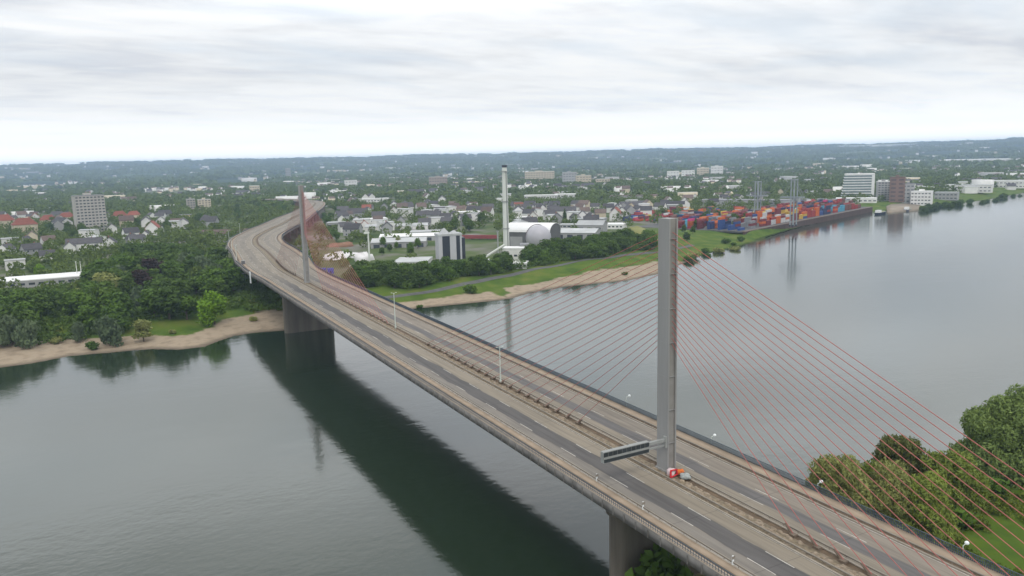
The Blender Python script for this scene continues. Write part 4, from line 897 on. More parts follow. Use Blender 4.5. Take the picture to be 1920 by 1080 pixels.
# larger distant blocks
for a in [('white_block', 'long white flat block in front of the wood behind the far pylon', 'building', 700, 384, 58, 12, 16, whitewall, 6, 2, 10, 0, roof_white), ('school_building', 'long white flat roofed school left half', 'building', 1015, 378, 62, 12, 20, whitewall, -6, 2, 12, 0, roof_white), ('school_building', 'long white flat roofed school right half', 'building', 1062, 376, 40, 12, 20, whitewall, -6, 2, 8, 0, roof_white),
          ('apartment_block', 'broad beige block of flats above the far woods', 'building', 1012, 342, 55, 20, 20, creamwall, 0, 5, 11, 0, roof_white), ('apartment_block', 'grey stepped flats right of the broad beige block', 'building', 1068, 347, 26, 24, 20, greywall, 8, 5, 5, 0, roof_pale), ('apartment_block', 'beige stepped flats beside the grey stepped flats', 'building', 1094, 349, 28, 20, 20, creamwall, 8, 4, 5, 0, roof_pale), ('apartment_block', 'pale low flats at the right end of the stepped group', 'building', 1130, 348, 26, 13, 18, creamwall, 8, 3, 5, 0, roof_pale),
          ('office_building', 'white flat building in the far woods left of the tall chimney', 'building', 940, 380, 20, 8, 14, whitewall, 0, 1, 4, 0, roof_white), ('apartment_block', 'white gabled block in the woods right of the far pylon', 'building', 658, 354, 22, 16, 20, whitewall, 10, 3, 4, 0, roof_pale), ('apartment_block', 'brownish stepped block in the centre woods', 'building', 822, 352, 34, 20, 24, mat('taupe_render', (.33, .27, .23), .1, .1), 0, 4, 7, 0, roof_pale),
          ('water_tower', 'small pale tower block on the horizon above the far pylon', 'tower', 541, 338, 9, 22, 20, greywall, 0, 5, 2, 0, roof_pale), ('apartment_block', 'cream flat block above the wood left of the far pylon', 'building', 478, 362, 18, 14, 16, creamwall, 0, 3, 4, 0, roof_white),
          ('apartment_block', 'white block in the far row, first from the left above the harbour', 'building', 1262, 335, 22, 14, 22, whitewall, 0, 3, 4, 0, roof_white), ('apartment_block', 'white block in the far row above the harbour, second from the left', 'building', 1290, 333, 24, 13, 22, whitewall, 0, 3, 4, 0, roof_white), ('apartment_block', 'cream block in the far row above the harbour, second from the right', 'building', 1318, 332, 22, 17, 22, creamwall, 0, 4, 4, 0, roof_white), ('apartment_block', 'taller white block at the right end of the far row above the harbour', 'building', 1344, 332, 22, 20, 22, whitewall, 0, 4, 4, 0, roof_white),
          ('warehouse', 'long dark roofed harbour shed behind the left containers', 'warehouse', 1400, 384, 170, 9, 40, greywall, -12, 1, 16, 0, roof_grey), ('warehouse', 'long dark roofed harbour shed behind the right containers', 'warehouse', 1530, 383, 110, 9, 40, greywall, -12, 1, 10, 0, roof_grey), ('warehouse', 'brown roofed hall behind the village houses', 'warehouse', 1175, 376, 60, 9, 30, greywall, -6, 1, 6, 0, roof_brown),
          ('harbour_building', 'low white building at the foot of the glazed office tower', 'building', 1605, 380, 70, 8, 24, whitewall, 0, 1, 9, 0, roof_white), ('silo_block', 'grey office block just right of the glazed tower', 'building', 1655, 376, 22, 36, 16, greywall, 10, 8, 4, 0, roof_white), ('silo_block', 'tall brown silo block by the river', 'silo', 1681, 378, 26, 46, 18, mat('brown_brick', (.20, .13, .11), .12, .1, streak=True), 0, 6, 2, 0, roof_brown), ('silo_block', 'grey brick silo block right of the brown silo', 'silo', 1702, 378, 20, 36, 18, greywall, 0, 5, 3, 0, roof_grey),
          ('office_building', 'white stepped riverside office right of the silos', 'building', 1728, 379, 34, 26, 20, whitewall, -8, 4, 6, 0, roof_white), ('office_building', 'low grey riverside office with a flat roof', 'building', 1775, 371, 38, 14, 20, greywall, -8, 2, 6, 0, roof_pale), ('office_building', 'long pale riverside building nearest the right edge', 'building', 1825, 361, 60, 14, 20, whitewall, -8, 2, 9, 0, roof_pale), ('office_building', 'white riverside building at the right edge of the picture', 'building', 1893, 351, 56, 14, 20, whitewall, -8, 2, 9, 0, roof_white)]:
    block(*a)
# glazed tower: sloped front, banded
x, y, mp = basis(1607, 373); w, h, d = 52*mp, 46*mp, 20.
r = tag(empty('office_tower', (x, y, 5.7), facing(x, y)+R(4)), 'glazed white office tower with slanting banded front beside the harbour', 'office tower')
mb = MB(); mb.hexa([(-w/2-2, -d/2, 0), (w/2+1, -d/2, 0), (w/2+1, d/2, 0), (-w/2-2, d/2, 0), (-w/2+3, -d/2, h), (w/2+1, -d/2, h), (w/2+1, d/2, h), (-w/2+3, d/2, h)], mat('teal_glass', (.17, .22, .22), .15, .2, rough=.2, spec=.6)); mb.build('glass_front', r)
for k in range(10):
    t = k/9.5; mb = MB(); mb.box(-w/2-2+5*t-.3, w/2+1.3, -d/2-.6, d/2+.3, h*t+h*.02, h*t+h*.055, roof_white); mb.build('floor_band', r)
mb = MB(); mb.box(w/2-3, w/2+1.4, -d/2-.7, d/2+.4, 0, h+1, roof_white); mb.build('stair_wall', r); mb = MB(); mb.box(-w/2+2.8, w/2+1.4, -d/2-.8, d/2+.6, h+.05, h+1.4, roof_white); mb.build('roof', r)
# ------------------------------------------------------------------ quay, cranes, containers, boats
q0 = np.array(gp(1400, 446, 0)[:2]); q1 = np.array(gp(1635, 397, 0)[:2]); qd = (q1-q0)/np.linalg.norm(q1-q0); qn = np.array([-qd[1], qd[0]]); qa = math.atan2(qd[1], qd[0]); QL = float(np.linalg.norm(q1-q0))
def Q(s, t): p = q0+qd*s+qn*t; return float(p[0]), float(p[1])
r = tag(empty('quay_wall', (*q0, 0), qa), 'brown sheet piled quay wall below the container yard', 'quay wall')
mb = MB(); mb.box(-4, QL+2, 0, 2.5, -3, 6.2, mat('quay_rust', (.085, .055, .045), .25, .25, streak=True)); mb.build('sheet_piling', r)
mb = MB(); mb.box(-4, QL+2, -.3, 3.2, 6.203, 6.9, mat('quay_cap', (.17, .13, .11), .12, .2)); mb.build('coping', r)
mb = MB(); mb.box(-4, QL+2, 3.2, 130, 5.2, 6.75, path_m); o = mb.build('quay_apron'); o.location = (*q0, 0); o.rotation_euler = (0, 0, qa); tag(o, kind='structure')
CC = {'red': (.30, .035, .03), 'dark red': (.17, .03, .035), 'orange': (.52, .12, .02), 'blue': (.03, .07, .22), 'dark blue': (.02, .03, .085), 'magenta': (.42, .03, .14), 'white': (.5, .5, .5), 'green': (.03, .13, .07), 'yellow': (.5, .33, .05), 'brown': (.16, .075, .055), 'light blue': (.08, .30, .42), 'grey': (.22, .23, .24)}
CW = {'red': 4, 'dark red': 5, 'orange': 5, 'blue': 2.5, 'dark blue': 1.5, 'magenta': .6, 'white': 1.3, 'green': .7, 'yellow': 1.6, 'brown': 2.5, 'light blue': .35, 'grey': 1}
CM = {k: mat('container_'+k.replace(' ', '_'), v, .12, .5, rough=.6) for k, v in CC.items()}
CP = {}
def cbox(c, L):
    key = (c, L)
    if key not in CP:
        mb = MB(); mb.box(-L/2, L/2, -1.22, 1.22, 0, 2.56, CM[c])
        for k in range(int(L/1.0)):       # corrugation ribs
            u = -L/2+.5+k*1.0
            for s in (-1, 1): mb.box(u, u+.45, min(s*1.222, s*1.27), max(s*1.222, s*1.27), .15, 2.4, CM[c])
        CP[key] = mb.build('shipping_container'); return CP[key]
    o = CP[key].copy(); COL.objects.link(o); return o
NC = 0; random.seed(5)
def stack(x, y, rz, n, place, clusters=None, L=12.2):
    global NC
    for k in range(n):
        c = pick(CW) if not clusters or random.random() > .8 else clusters
        o = cbox(c, L); o.location = (x, y, 6.78+k*2.6 if place != 'yard' else 6.78+k*2.6); o.rotation_euler = (0, 0, rz)
        tier = 'topping its stack' if k == n-1 and n > 1 else 'standing alone' if n == 1 else ['lowest in its stack', 'second up in its stack', 'third up in its stack', 'fourth up in its stack'][min(k, 3)]
        tag(o, f"{c} container {tier} {where_q(x, y)}", 'container', 'shipping containers in the harbour yard'); NC += 1
def where_q(x, y):
    s = float(np.dot(np.array([x, y])-q0, qd)); t = float(np.dot(np.array([x, y])-q0, qn))
    if s < -4: return 'in the scattered yard behind the near pylon top' if s < -60 else 'just before the quay starts'
    e = ['at the near end of the quay', 'left of the tall crane', 'beneath the tall crane', 'right of the tall crane', 'midway along the quay', 'three quarters along the quay', 'at the far end of the quay'][min(6, int(s/QL*7))]
    return e + (', front row' if t < 15 else ', second row' if t < 26 else ', third row')
bays = int((QL-20)/13.2)
for b_ in range(bays):
    s = 7+b_*13.2; cl = pick(CW) if b_ % 2 == 0 or random.random() < .3 else cl
    for row, t in enumerate((9.5, 20., 31.)):
        if NC > 255: break
        if random.random() < .08: continue
        n = random.choice([2, 3, 3, 4]) if row < 2 else random.choice([3, 4, 5]); stack(*Q(s+random.uniform(-.3, .3), t), qa, max(1, n-(1 if row == 0 and b_ < 2 else 0)), 'quay', cl)
        if row == 0 and b_ > 14: continue
for k in range(22):
    px = random.uniform(1195, 1400); py = random.uniform(408-(px-1195)*.04, 418+(px-1195)*.03); x, y, _ = gp(px, py, 6.8)
    if any((x-a)**2+(y-b2)**2 < 130 for a, b2 in FOOT): continue
    FOOT.append((x, y)); stack(x, y, qa+random.choice([0, 0, PI/2, .2]), random.choice([1, 1, 2, 3]), 'yard')
V = []; F = []; MI = []; names = list(CM)
for k in range(450):
    if k < 260: sx, ty, nz = random.randrange(30)*13.2+7, random.choice([43., 55., 66., 78.]), random.choice([2, 3, 4]); X, Y = Q(sx, ty); aa = qa
    else:
        px = random.uniform(1172, 1400); py = random.uniform(394, 415); X, Y, _ = gp(px, py, 6.8); nz = random.choice([1, 1, 2]); aa = qa+random.choice([0, PI/2])
    sc0 = pick(CW)
    for zz in range(nz):
        sc_ = sc0 if random.random() < .7 else pick(CW)
        i = len(V); ca, sa = math.cos(aa), math.sin(aa)
        for u, v, w in ((-1,-1,0),(1,-1,0),(1,1,0),(-1,1,0),(-1,-1,1),(1,-1,1),(1,1,1),(-1,1,1)): V.append((X+u*6.1*ca-v*1.22*sa, Y+u*6.1*sa+v*1.22*ca, 6.8+(zz+w)*2.58+k*.0007))
        F += [(i,i+1,i+5,i+4),(i+1,i+2,i+6,i+5),(i+2,i+3,i+7,i+6),(i+3,i,i+4,i+7),(i+4,i+5,i+6,i+7)]; MI += [names.index(sc_)]*5
tag(npmesh('container_stacks', V, F, list(CM.values()), None, None, MI), 'mass of coloured container stacks filling the back of the harbour yard', 'containers', kind='stuff')
def crane(px, py, hpx, span, lab, z=6.8):
    x, y, mp = gp(px, py, z); h = hpx*mp; r = tag(empty('harbour_crane', (x, y, 6.8), qa), lab, 'crane', 'gantry cranes on the quay'); cm = mat('crane_blue_grey', (.27, .30, .32), .08, .3, rough=.5)
    for sx in (-4.6, 4.6):
        for sy in (-span/2, span/2):
            mb = MB(); mb.box(sx-.5, sx+.5, sy-.5, sy+.5, 0, h, cm); mb.box(sx-.9, sx+.9, sy-.9, sy+.9, 0, 1.6, bk); mb.build('leg', r)
    mb = MB()
    for sx in (-2.5, 2.5): mb.box(sx-.4, sx+.4, -span/2-9, span/2+12, h*.6, h*.6+1.3, cm)
    for yy in (-span/2-9, -span/2+1, span/2-2, span/2+10): mb.box(-2.1, 2.1, yy, yy+.7, h*.6+.2, h*.6+1.1, cm)
    mb.build('boom', r); mb = MB()
    for sx in (-2.5, 2.5): mb.cyl((sx, span/2, h-.5), (sx, -span/2-8, h*.6+1.3), .15, .15, cm, 5); mb.cyl((sx, span/2, h-.5), (sx, span/2+11, h*.6+1.3), .15, .15, cm, 5)
    mb.build('tie_rod', r)
    for sy in (-span/2, span/2):
        for zz in (h*.6-1.2, h-1.4): mb = MB(); mb.box(-4.1, 4.1, sy-.35, sy+.35, zz, zz+.9, cm); mb.build('crossbeam', r)
    mb = MB(); mb.box(-1.6, 1.6, -6, -2.5, h*.6-2.8, h*.6-.1, mat('cab_white', (.5, .5, .5), .05, 1.)); mb.build('cab', r)
crane(1487, 424, 88, 3.2, 'taller blue grey gantry crane at the quay edge'); crane(1420, 410, 70, 3.2, 'shorter blue grey gantry crane farther back to the left')
def boat(px, py, L, lab, hull, rz=0.):
    x, y, _ = gp(px, py, 0); r = tag(empty('river_boat', (x, y, 0), qa+rz), lab, 'boat', 'boats moored past the quay'); mb = MB(); prof = [(-.5, .7), (-.4, 1), (.25, 1), (.42, .6), (.5, .05)]; b_ = L*.11
    pts = [(u*L, v*b_) for u, v in prof]; ring = pts+[(u, -v) for u, v in pts[::-1]]; n = len(ring)
    for k in range(n): a, c = ring[k], ring[(k+1) % n]; mb.quad([(a[0]*.94, a[1]*.8, -.4), (c[0]*.94, c[1]*.8, -.4), (c[0], c[1], 2.6), (a[0], a[1], 2.6)], hull)
    mb.quad([(a, c, 2.55) for a, c in ring], gyc); mb.build('hull', r); mb = MB(); mb.box(-L*.4, -L*.15, -b_*.7, b_*.7, 2.55, 5.6, roof_white); mb.build('wheelhouse', r); mb = MB(); mb.box(-L*.1, L*.3, -b_*.6, b_*.6, 2.55, 3.6, mat('hatch_olive', (.3, .3, .18), .1, .5)); mb.build('hatch', r)
boat(1651, 401, 36, 'dark hulled boat moored off the end of the quay', mat('hull_navy', (.02, .025, .05), .1, .5)); boat(1702, 395, 34, 'grey river boat moored by the silo blocks', mat('hull_grey', (.14, .15, .18), .1, .5), .1)
# white poles over the left wood
for px, lab in ((146, 'left of two tall white poles behind the left wood'), (154, 'right of two tall white poles behind the left wood')):
    x, y, mp = gp(px, 526); r = tag(empty('flag_pole', (x, y, 5.8)), lab, 'pole', 'pair of white poles'); mb = MB(); mb.cyl((0, 0, 0), (0, 0, 36*mp), .3, .2, chm, 8); mb.build('pole', r); mb = MB(); mb.cyl((0, 0, 36*mp), (0, 0, 36*mp+.3), .35, .35, chm, 8); mb.build('cap', r)
# riverside path
pp = PX([(690,556),(760,548),(860,534),(970,513),(1040,502),(1110,490),(1230,470),(1300,455)], 4.6); mb = MB()
pp = catmull(np.array([(a, b, 0.) for a, b in pp])+np.array([0, 500, 0]), 6.)-np.array([0, 500, 0]); tt = np.gradient(pp, axis=0); tt /= np.linalg.norm(tt, axis=1)[:, None]
e1 = pp+np.stack([-tt[:, 1], tt[:, 0], tt[:, 0]*0], 1)*2.6; e2 = pp-np.stack([-tt[:, 1], tt[:, 0], tt[:, 0]*0], 1)*2.6
hz = height(pp[:, 0], pp[:, 1])[0]; e1[:, 2] = height(e1[:, 0], e1[:, 1])[0]+.12; e2[:, 2] = height(e2[:, 0], e2[:, 1])[0]+.12
n = len(pp); tag(npmesh('path', np.concatenate([e1, e2]), [(k, k+1, n+k+1, n+k) for k in range(n-1)], path_m), kind='structure')
yv = []
for a_, b_ in ((1664,392.5),(1674,391.5),(1690,390),(1722,388),(1726,379),(1690,381),(1670,383),(1662,385)): x, y, _ = gp(a_, b_, 5.2); yv.append((x, y, max(htree(x, y), 1.)+.9))
o = npmesh('gravel_yard', yv+[(p[0], p[1], -1) for p in yv], [(0, 1, 6, 7), (1, 2, 5, 6), (2, 3, 4, 5)]+[(k, 8+k, 8+(k+1) % 8, (k+1) % 8) for k in range(8)], mat('yard_gravel', (.27, .225, .17), .15, .1)); tag(o, kind='structure')
# ------------------------------------------------------------------ distant woodland and town (uncountable)
def polar(n, r0, r1, a0=-12, a1=70, pw=1.):
    r = np.sqrt(rng.uniform(r0**2, r1**2, n)) if pw == 1 else np.exp(rng.uniform(np.log(r0), np.log(r1), n)); t = np.radians(rng.uniform(a0, a1, n))
    return CAM[0]+r*np.sin(t), CAM[1]+r*np.cos(t), r
FT = np.array(FOOT); TR = np.array([(a, b) for a, b, _ in TREES])
def clear(x, y, dh, dt_):
    k = np.ones(len(x), bool)
    for a, b in FT: k &= (x-a)**2+(y-b)**2 > dh*dh
    if dt_:
        for a, b in TR: k &= (x-a)**2+(y-b)**2 > dt_*dt_
    for i in range(0, len(AX), 4):
        if AX[i, 1] > 250: k &= (x-AX[i, 0])**2+(y-AX[i, 1])**2 > 31**2
    return k
def canopy(name, label, x, y, h, w, ntri, m, size):
    z = height(x, y)[0]; n = len(x); d = rng.normal(size=(n, ntri, 3)); d /= np.linalg.norm(d, axis=2)[..., None]
    C = np.stack([x, y, z+h*.55], 1)[:, None, :]; P = C+d*np.stack([w/2, w/2, h*.45], 1)[:, None, :]*rng.uniform(.72, 1.06, (n, ntri, 1))
    P = P.reshape(-1, 3); D = d.reshape(-1, 3); sz = np.repeat(size*w/10, ntri)[:, None]
    nr = D*.7+rng.normal(size=D.shape)*.5; nr /= np.linalg.norm(nr, axis=1)[:, None]; a = np.cross(nr, rng.normal(size=D.shape)); a /= np.linalg.norm(a, axis=1)[:, None]; b = np.cross(nr, a)
    V = np.stack([P-a*sz, P+a*sz*.5+b*sz*.9, P+a*sz*.5-b*sz*.9], 1).reshape(-1, 3); t = np.repeat(np.clip(np.repeat(rng.random(n), ntri)*.7+rng.random(n*ntri)*.4, 0, 1.2), 3)
    o = npmesh(name, V, np.arange(len(V)).reshape(-1, 3), m, None, t); tag(o, label, 'woodland', kind='stuff')
def landok(x, y, mn=70):
    return sd(x, y, shore, 20000.) > mn
def qyard(x, y):
    s = (x-q0[0])*qd[0]+(y-q0[1])*qd[1]; t = (x-q0[0])*qn[0]+(y-q0[1])*qn[1]; return (s > -260) & (s < QL+10) & (t > -20) & (t < 120)
mdx, mdy, _ = gp(1188, 455, 5)
# near: single trees and gardens between the houses
x, y, r_ = polar(5600, 560, 1500); k = landok(x, y, 75) & clear(x, y, 13, 9) & ~qyard(x, y) & ((x-mdx)**2+(y-mdy)**2 > 45**2); x, y, r_ = x[k], y[k], r_[k]
ind = (x > 60) & (x < 340) & (y < 580) ; vil = (x > 90) & (x < 700) & (y < 900); k = ~(ind & (rng.random(len(x)) < .9)) & ~(vil & (rng.random(len(x)) < .68)); x, y = x[k], y[k]
canopy('garden_trees', 'dense garden trees filling the town between the houses', x, y, rng.uniform(6, 13, len(x)), rng.uniform(7, 12, len(x)), 60, L_far, 1.35)
x, y, r_ = polar(19000, 1450, 3700); k = (wn(x, y, 420, 31)+.4*wn(x, y, 130, 32) > -.75) & clear(x, y, 16, 0) & landok(x, y, 60) & ~((r_ > 2600) & (wn(x, y, 900, 44) > 1.1)); x, y = x[k], y[k]
canopy('distant_woodland', 'dark green woodland stretching across the plain beyond the town', x, y, rng.uniform(9, 16, len(x)), rng.uniform(13, 22, len(x)), 26, L_far, 2.0)
x, y, r_ = polar(17000, 3600, 11500); k = (wn(x, y, 900, 33)+.4*wn(x, y, 300, 34) > .0); x, y = x[k], y[k]
canopy('hillside_woodland', 'hazy woods on the far hillside', x, y, rng.uniform(10, 20, len(x)), rng.uniform(40, 80, len(x)), 12, L_far, 2.6)
def fillpoly(poly, n, z=6.):
    P = [gp(a, b, z)[:2] for a, b in poly]; xs = [p[0] for p in P]; ys = [p[1] for p in P]; x = rng.uniform(min(xs), max(xs), n); y = rng.uniform(min(ys), max(ys), n); k = inside(x, y, P); return x[k], y[k]
x, y = fillpoly([(-160,648),(0,639),(130,628),(260,604),(350,590),(440,580),(500,577),(560,574),(575,560),(520,540),(440,520),(330,470),(250,480),(215,520),(0,560),(-160,575)], 2600)
canopy('undergrowth', 'dark undergrowth beneath the left riverside wood', x, y, rng.uniform(2, 5, len(x)), rng.uniform(5, 9, len(x)), 50, L_dark, 1.1)
x, y = fillpoly([(650,541),(770,538),(860,524),(960,508),(1100,486),(1228,464),(1228,450),(1140,455),(1030,474),(975,494),(900,506),(760,518),(650,524)], 2200)
canopy('undergrowth', 'dense hedge growth beneath the trees along the path', x, y, rng.uniform(3, 6, len(x)), rng.uniform(4, 8, len(x)), 50, L_dark, 1.1)
x = rng.uniform(20, 260, 15000); y = rng.uniform(-120, 14, 15000); k = (sd(x, y, nshore, -20000.) > 3) & (wn(x, y, 26, 61) > -.3); x, y = x[k], y[k]
canopy('tall_grass', 'rough tall grass and weeds in the meadow below the cables', x, y, rng.uniform(.5, 2., len(x)), rng.uniform(1.2, 3.4, len(x)), 40, L_meadow, 1.3)
# town blocks, farther ones
def towncloud(name, label, x, y, w, d, h, pitched):
    z = height(x, y)[0]-.5; n = len(x); a = -np.arctan2(x-CAM[0], y-CAM[1])+rng.normal(0, .5, n); ca, sa = np.cos(a), np.sin(a)
    cor = [(-1,-1,0),(1,-1,0),(1,1,0),(-1,1,0),(-1,-1,1),(1,-1,1),(1,1,1),(-1,1,1),(-1,0,2),(1,0,2)]; V = np.zeros((n, 10, 3)); rh = np.where(pitched, 4., .15)
    for i, (u, v, q) in enumerate(cor):
        X = u*w/2; Y = v*d/2; V[:, i, 0] = x+X*ca-Y*sa; V[:, i, 1] = y+X*sa+Y*ca; V[:, i, 2] = z+(0 if q == 0 else h+(rh if q == 2 else 0))
    fw = np.array([(0,1,5,4),(1,2,6,5),(2,3,7,6),(3,0,4,7),(4,5,9,8),(6,7,8,9),(5,6,9,9),(7,4,8,8)]); b0 = (np.arange(n)*10)[:, None]
    tri = []; mi = []; wm = rng.choice([0, 0, 0, 1, 2], n); rm = np.where(pitched, rng.choice([3, 3, 4, 4], n), rng.choice([6, 7, 7], n))
    for f in fw:
        for t3 in ((0,1,2),(0,2,3)):
            g3 = f[list(t3)]
            if len(set(g3.tolist())) < 3: continue
            tri.append(b0+g3[None, :]); isr = tuple(f) in ((4,5,9,8),(6,7,8,9)); mi.append(rm if isr else wm)
    o = npmesh(name, V.reshape(-1, 3), np.concatenate(tri), [whitewall, creamwall, greywall, roof_dark, roof_brown, roof_red, roof_pale, roof_white], None, None, np.concatenate(mi)); tag(o, label, 'town', kind='stuff')
x, y, r_ = polar(1500, 1400, 3800); k = (wn(x, y, 420, 31)+.4*wn(x, y, 130, 32) < -.1) & clear(x, y, 22, 0) & landok(x, y, 60); x, y = x[k], y[k]; n = len(x); big = rng.random(n) < .12
towncloud('distant_town', 'scattered pale houses and blocks among the woods beyond the town', x, y, np.where(big, rng.uniform(24, 55, n), rng.uniform(10, 16, n)), np.where(big, 16, 10), np.where(big, rng.uniform(10, 17, n), rng.uniform(8, 12, n)), ~big)
x, y, r_ = polar(1500, 3800, 10500, pw=0); k = wn(x, y, 1100, 51) > .1; x, y = x[k], y[k]; n = len(x); big = rng.random(n) < .1
towncloud('hillside_town', 'tiny pale houses of the far towns on the slopes', x, y, np.where(big, rng.uniform(40, 90, n), rng.uniform(12, 22, n)), np.where(big, 30, 14), np.where(big, rng.uniform(10, 22, n), rng.uniform(9, 15, n)), ~big)
# long pale greenhouse and field strips at right
for i, (px, py, wp, lab) in enumerate([(1720, 307, 110, 'long pale glasshouse strip in the far fields, left one'), (1850, 305, 150, 'long pale glasshouse strip in the far fields, right one'), (1640, 297, 140, 'thin white line of halls below the hills'), (1340, 299, 120, 'thin white line of halls on the horizon behind the harbour')]):
    x, y, mp = gp(px, py, 6); hall('glasshouse', lab, 'glasshouse', px, py, wp, 4 if i < 2 else 3, 60, whitewall, roof_white, 0, 3, doors=6)
for i, (px, py, wp, dd) in enumerate([(1790, 313, 330, 260), (1180, 312, 90, 300), (930, 310, 200, 300)]):
    x, y, mp = gp(px, py, 6); w = wp*mp; a = facing(x, y); n = 12; V = []
    for j in range(2):
        for k2 in range(n+1): u = -w/2+w*k2/n; v = (-dd/2, dd/2)[j]; X, Y = x+u*math.cos(a)-v*math.sin(a), y+u*math.sin(a)+v*math.cos(a); V.append((X, Y, htree(X, Y)+1.5))
    tag(npmesh('field', V, [(k2, k2+1, n+2+k2, n+1+k2) for k2 in range(n)], mat('pale_field', (.33, .34, .17), .15, .004)), kind='structure')

# ------------------------------------------------------------------ light, sky, haze
world = bpy.data.worlds.new('World'); scn.world = world; world.use_nodes = True; nt = world.node_tree
for n_ in list(nt.nodes): nt.nodes.remove(n_)
out = nn(nt, 'ShaderNodeOutputWorld'); SUN_EL, SUN_AZ = R(52), R(200)
sky = nn(nt, 'ShaderNodeTexSky', sky_type='NISHITA', sun_disc=False, sun_elevation=SUN_EL, sun_rotation=SUN_AZ)
bs = nn(nt, 'ShaderNodeBackground'); bs.inputs[1].default_value = .1; nt.links.new(sky.outputs[0], bs.inputs[0])
tc = nn(nt, 'ShaderNodeTexCoord'); sp = nn(nt, 'ShaderNodeSeparateXYZ'); nt.links.new(tc.outputs['Generated'], sp.inputs[0])
def mth(op, a, b=None, c=None):
    m_ = nn(nt, 'ShaderNodeMath', operation=op)
    for i, v in enumerate((a, b, c)):
        if v is None: continue
        if isinstance(v, (int, float)): m_.inputs[i].default_value = v
        else: nt.links.new(v, m_.inputs[i])
    return m_.outputs[0]
el = mth('MAXIMUM', sp.outputs['Z'], 0.)
den = mth('ADD', el, .085); cx = nn(nt, 'ShaderNodeCombineXYZ'); nt.links.new(mth('DIVIDE', sp.outputs['X'], den), cx.inputs[0]); nt.links.new(mth('DIVIDE', sp.outputs['Y'], den), cx.inputs[1])
def cl(scale, det, rough, off=0., dist=0.):
    mp = nn(nt, 'ShaderNodeMapping'); mp.inputs['Location'].default_value = (off, off*.7, off); mp.inputs['Rotation'].default_value = (0, 0, R(-28)); mp.inputs['Scale'].default_value = (.8, 1.5, 1); nt.links.new(cx.outputs[0], mp.inputs['Vector'])
    n_ = nn(nt, 'ShaderNodeTexNoise'); n_.inputs['Scale'].default_value = scale; n_.inputs['Detail'].default_value = det; n_.inputs['Roughness'].default_value = rough; n_.inputs['Distortion'].default_value = dist; nt.links.new(mp.outputs[0], n_.inputs['Vector']); return n_.outputs[0]
v = mth('ADD', mth('MULTIPLY', cl(.8, 6, .52, 3.3, .3), .72), mth('MULTIPLY', cl(2.8, 5, .55, 9.1, .4), .28))
rp = nn(nt, 'ShaderNodeValToRGB'); e = rp.color_ramp.elements; e[0].position = .39; e[0].color = (.70, .72, .76, 1); e[1].position = .64; e[1].color = (1.0, 1.0, .99, 1)
q = e.new(.47); q.color = (.83, .84, .85, 1); q = e.new(.56); q.color = (.94, .95, .955, 1); nt.links.new(v, rp.inputs[0])
# bright band low over the horizon
hb = nn(nt, 'ShaderNodeMapRange', interpolation_type='SMOOTHSTEP'); hb.inputs[1].default_value = .02; hb.inputs[2].default_value = .135; hb.inputs[3].default_value = 1; hb.inputs[4].default_value = 0; nt.links.new(mth('ADD', sp.outputs['Z'], mth('MULTIPLY', mth('SUBTRACT', cl(1.3, 4, .5, 23.1, .3), .5), .16)), hb.inputs[0])
hx_ = nn(nt, 'ShaderNodeMix', data_type='RGBA'); nt.links.new(hb.outputs[0], hx_.inputs[0])
bl = nn(nt, 'ShaderNodeMapRange'); bl.inputs[1].default_value = .48; bl.inputs[2].default_value = .66; bl.inputs[4].default_value = .55; nt.links.new(cl(.9, 4, .5, 17.7, .2), bl.inputs[0])
bm = nn(nt, 'ShaderNodeMix', data_type='RGBA'); nt.links.new(bl.outputs[0], bm.inputs[0]); nt.links.new(rp.outputs[0], bm.inputs[6]); bm.inputs[7].default_value = (.68, .76, .84, 1); nt.links.new(bm.outputs[2], hx_.inputs[6]); hx_.inputs[7].default_value = (.99, .985, .965, 1)
# overcast luminance rises towards the zenith
zr = nn(nt, 'ShaderNodeValToRGB'); ze = zr.color_ramp.elements; ze[0].position = .1; ze[0].color = (.5, .5, .5, 1); ze[1].position = .95; ze[1].color = (.8, .8, .8, 1)
for p_, c_ in ((.17, .56), (.26, .8), (.34, .8), (.5, .56)): q = ze.new(p_); q.color = (c_, c_, c_, 1)
nt.links.new(el, zr.inputs[0]); zb_o = mth('MULTIPLY', zr.outputs[0], 2.)
bc = nn(nt, 'ShaderNodeBackground'); nt.links.new(hx_.outputs[2], bc.inputs[0]); lr = nn(nt, 'ShaderNodeValToRGB'); le = lr.color_ramp.elements; le[0].position = .004; le[0].color = (1, 1, 1, 1); le[1].position = .16; le[1].color = (.3125, .3125, .3125, 1)
for p_, c_ in ((.018, .68), (.03, .48), (.06, .365), (.1, .325)): q = le.new(p_); q.color = (c_, c_, c_, 1)
nt.links.new(el, lr.inputs[0]); lb_o = mth('MULTIPLY', lr.outputs[0], 3.2)
vn = nn(nt, 'ShaderNodeMapRange'); vn.inputs[1].default_value = .36; vn.inputs[2].default_value = .64; vn.inputs[3].default_value = .72; vn.inputs[4].default_value = 1.3; nt.links.new(cl(.8, 3, .5, 41.3, .3), vn.inputs[0])
vf = nn(nt, 'ShaderNodeMapRange'); vf.inputs[1].default_value = .15; vf.inputs[2].default_value = .3; nt.links.new(el, vf.inputs[0])
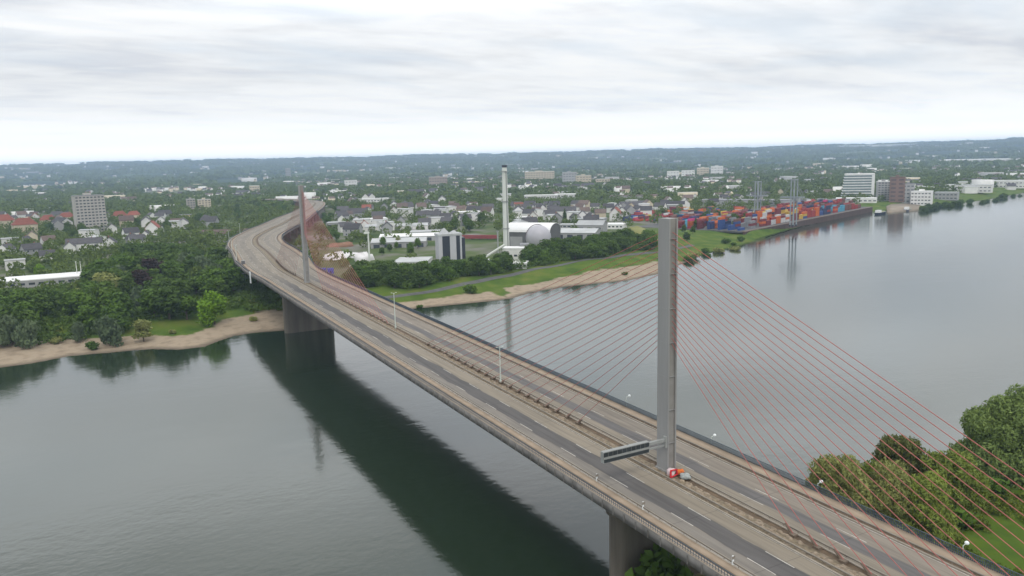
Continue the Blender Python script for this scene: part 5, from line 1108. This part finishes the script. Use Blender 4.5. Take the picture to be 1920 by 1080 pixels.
vm_ = nn(nt, 'ShaderNodeMix', data_type='FLOAT'); nt.links.new(vf.outputs[0], vm_.inputs[0]); vm_.inputs[2].default_value = 1.; nt.links.new(vn.outputs[0], vm_.inputs[3])
nt.links.new(mth('MULTIPLY', mth('MULTIPLY', zb_o, lb_o), vm_.outputs[0]), bc.inputs[1])
mxs = nn(nt, 'ShaderNodeMixShader'); mxs.inputs[0].default_value = .96; nt.links.new(bs.outputs[0], mxs.inputs[1]); nt.links.new(bc.outputs[0], mxs.inputs[2]); nt.links.new(mxs.outputs[0], out.inputs['Surface'])
sl = bpy.data.lights.new('sun', 'SUN'); sl.energy = 1.4; sl.angle = R(18); sl.color = (1., .95, .88); so = bpy.data.objects.new('sun', sl); COL.objects.link(so)
sdv = Vector((math.sin(SUN_AZ)*math.cos(SUN_EL), math.cos(SUN_AZ)*math.cos(SUN_EL), math.sin(SUN_EL))); so.rotation_euler = sdv.to_track_quat('Z', 'Y').to_euler()
# haze
HB = 16500.; mb = MB(); hm = bpy.data.materials.new('haze'); hm.use_nodes = True; nt = hm.node_tree
for n_ in list(nt.nodes): nt.nodes.remove(n_)
ou = nn(nt, 'ShaderNodeOutputMaterial'); vo = nn(nt, 'ShaderNodeVolumePrincipled'); vo.inputs['Color'].default_value = (.56, .75, 1., 1); vo.inputs['Density'].default_value = 1.12e-4; vo.inputs['Anisotropy'].default_value = .1
nt.links.new(vo.outputs[0], ou.inputs['Volume']); mb.box(-HB, HB, -HB, HB, -6., 255., hm); hz_ = mb.build('haze'); tag(hz_, 'thin blue haze filling the valley', 'haze', kind='stuff')

# protos never placed are removed
for key, (root, _) in list(PROTO.items()) + list(HP.items()):
    if key not in used and key not in hused:
        for ch in list(root.children_recursive)+[root]: bpy.data.objects.remove(ch)
vs = scn.view_settings; vs.view_transform = 'Standard'; vs.look = 'None'; vs.exposure = 0.; vs.gamma = 1.
scn.render.engine = 'CYCLES'
print('houses', HCNT, 'containers', NC, 'trees', len(TREES), 'objects', len(bpy.data.objects))
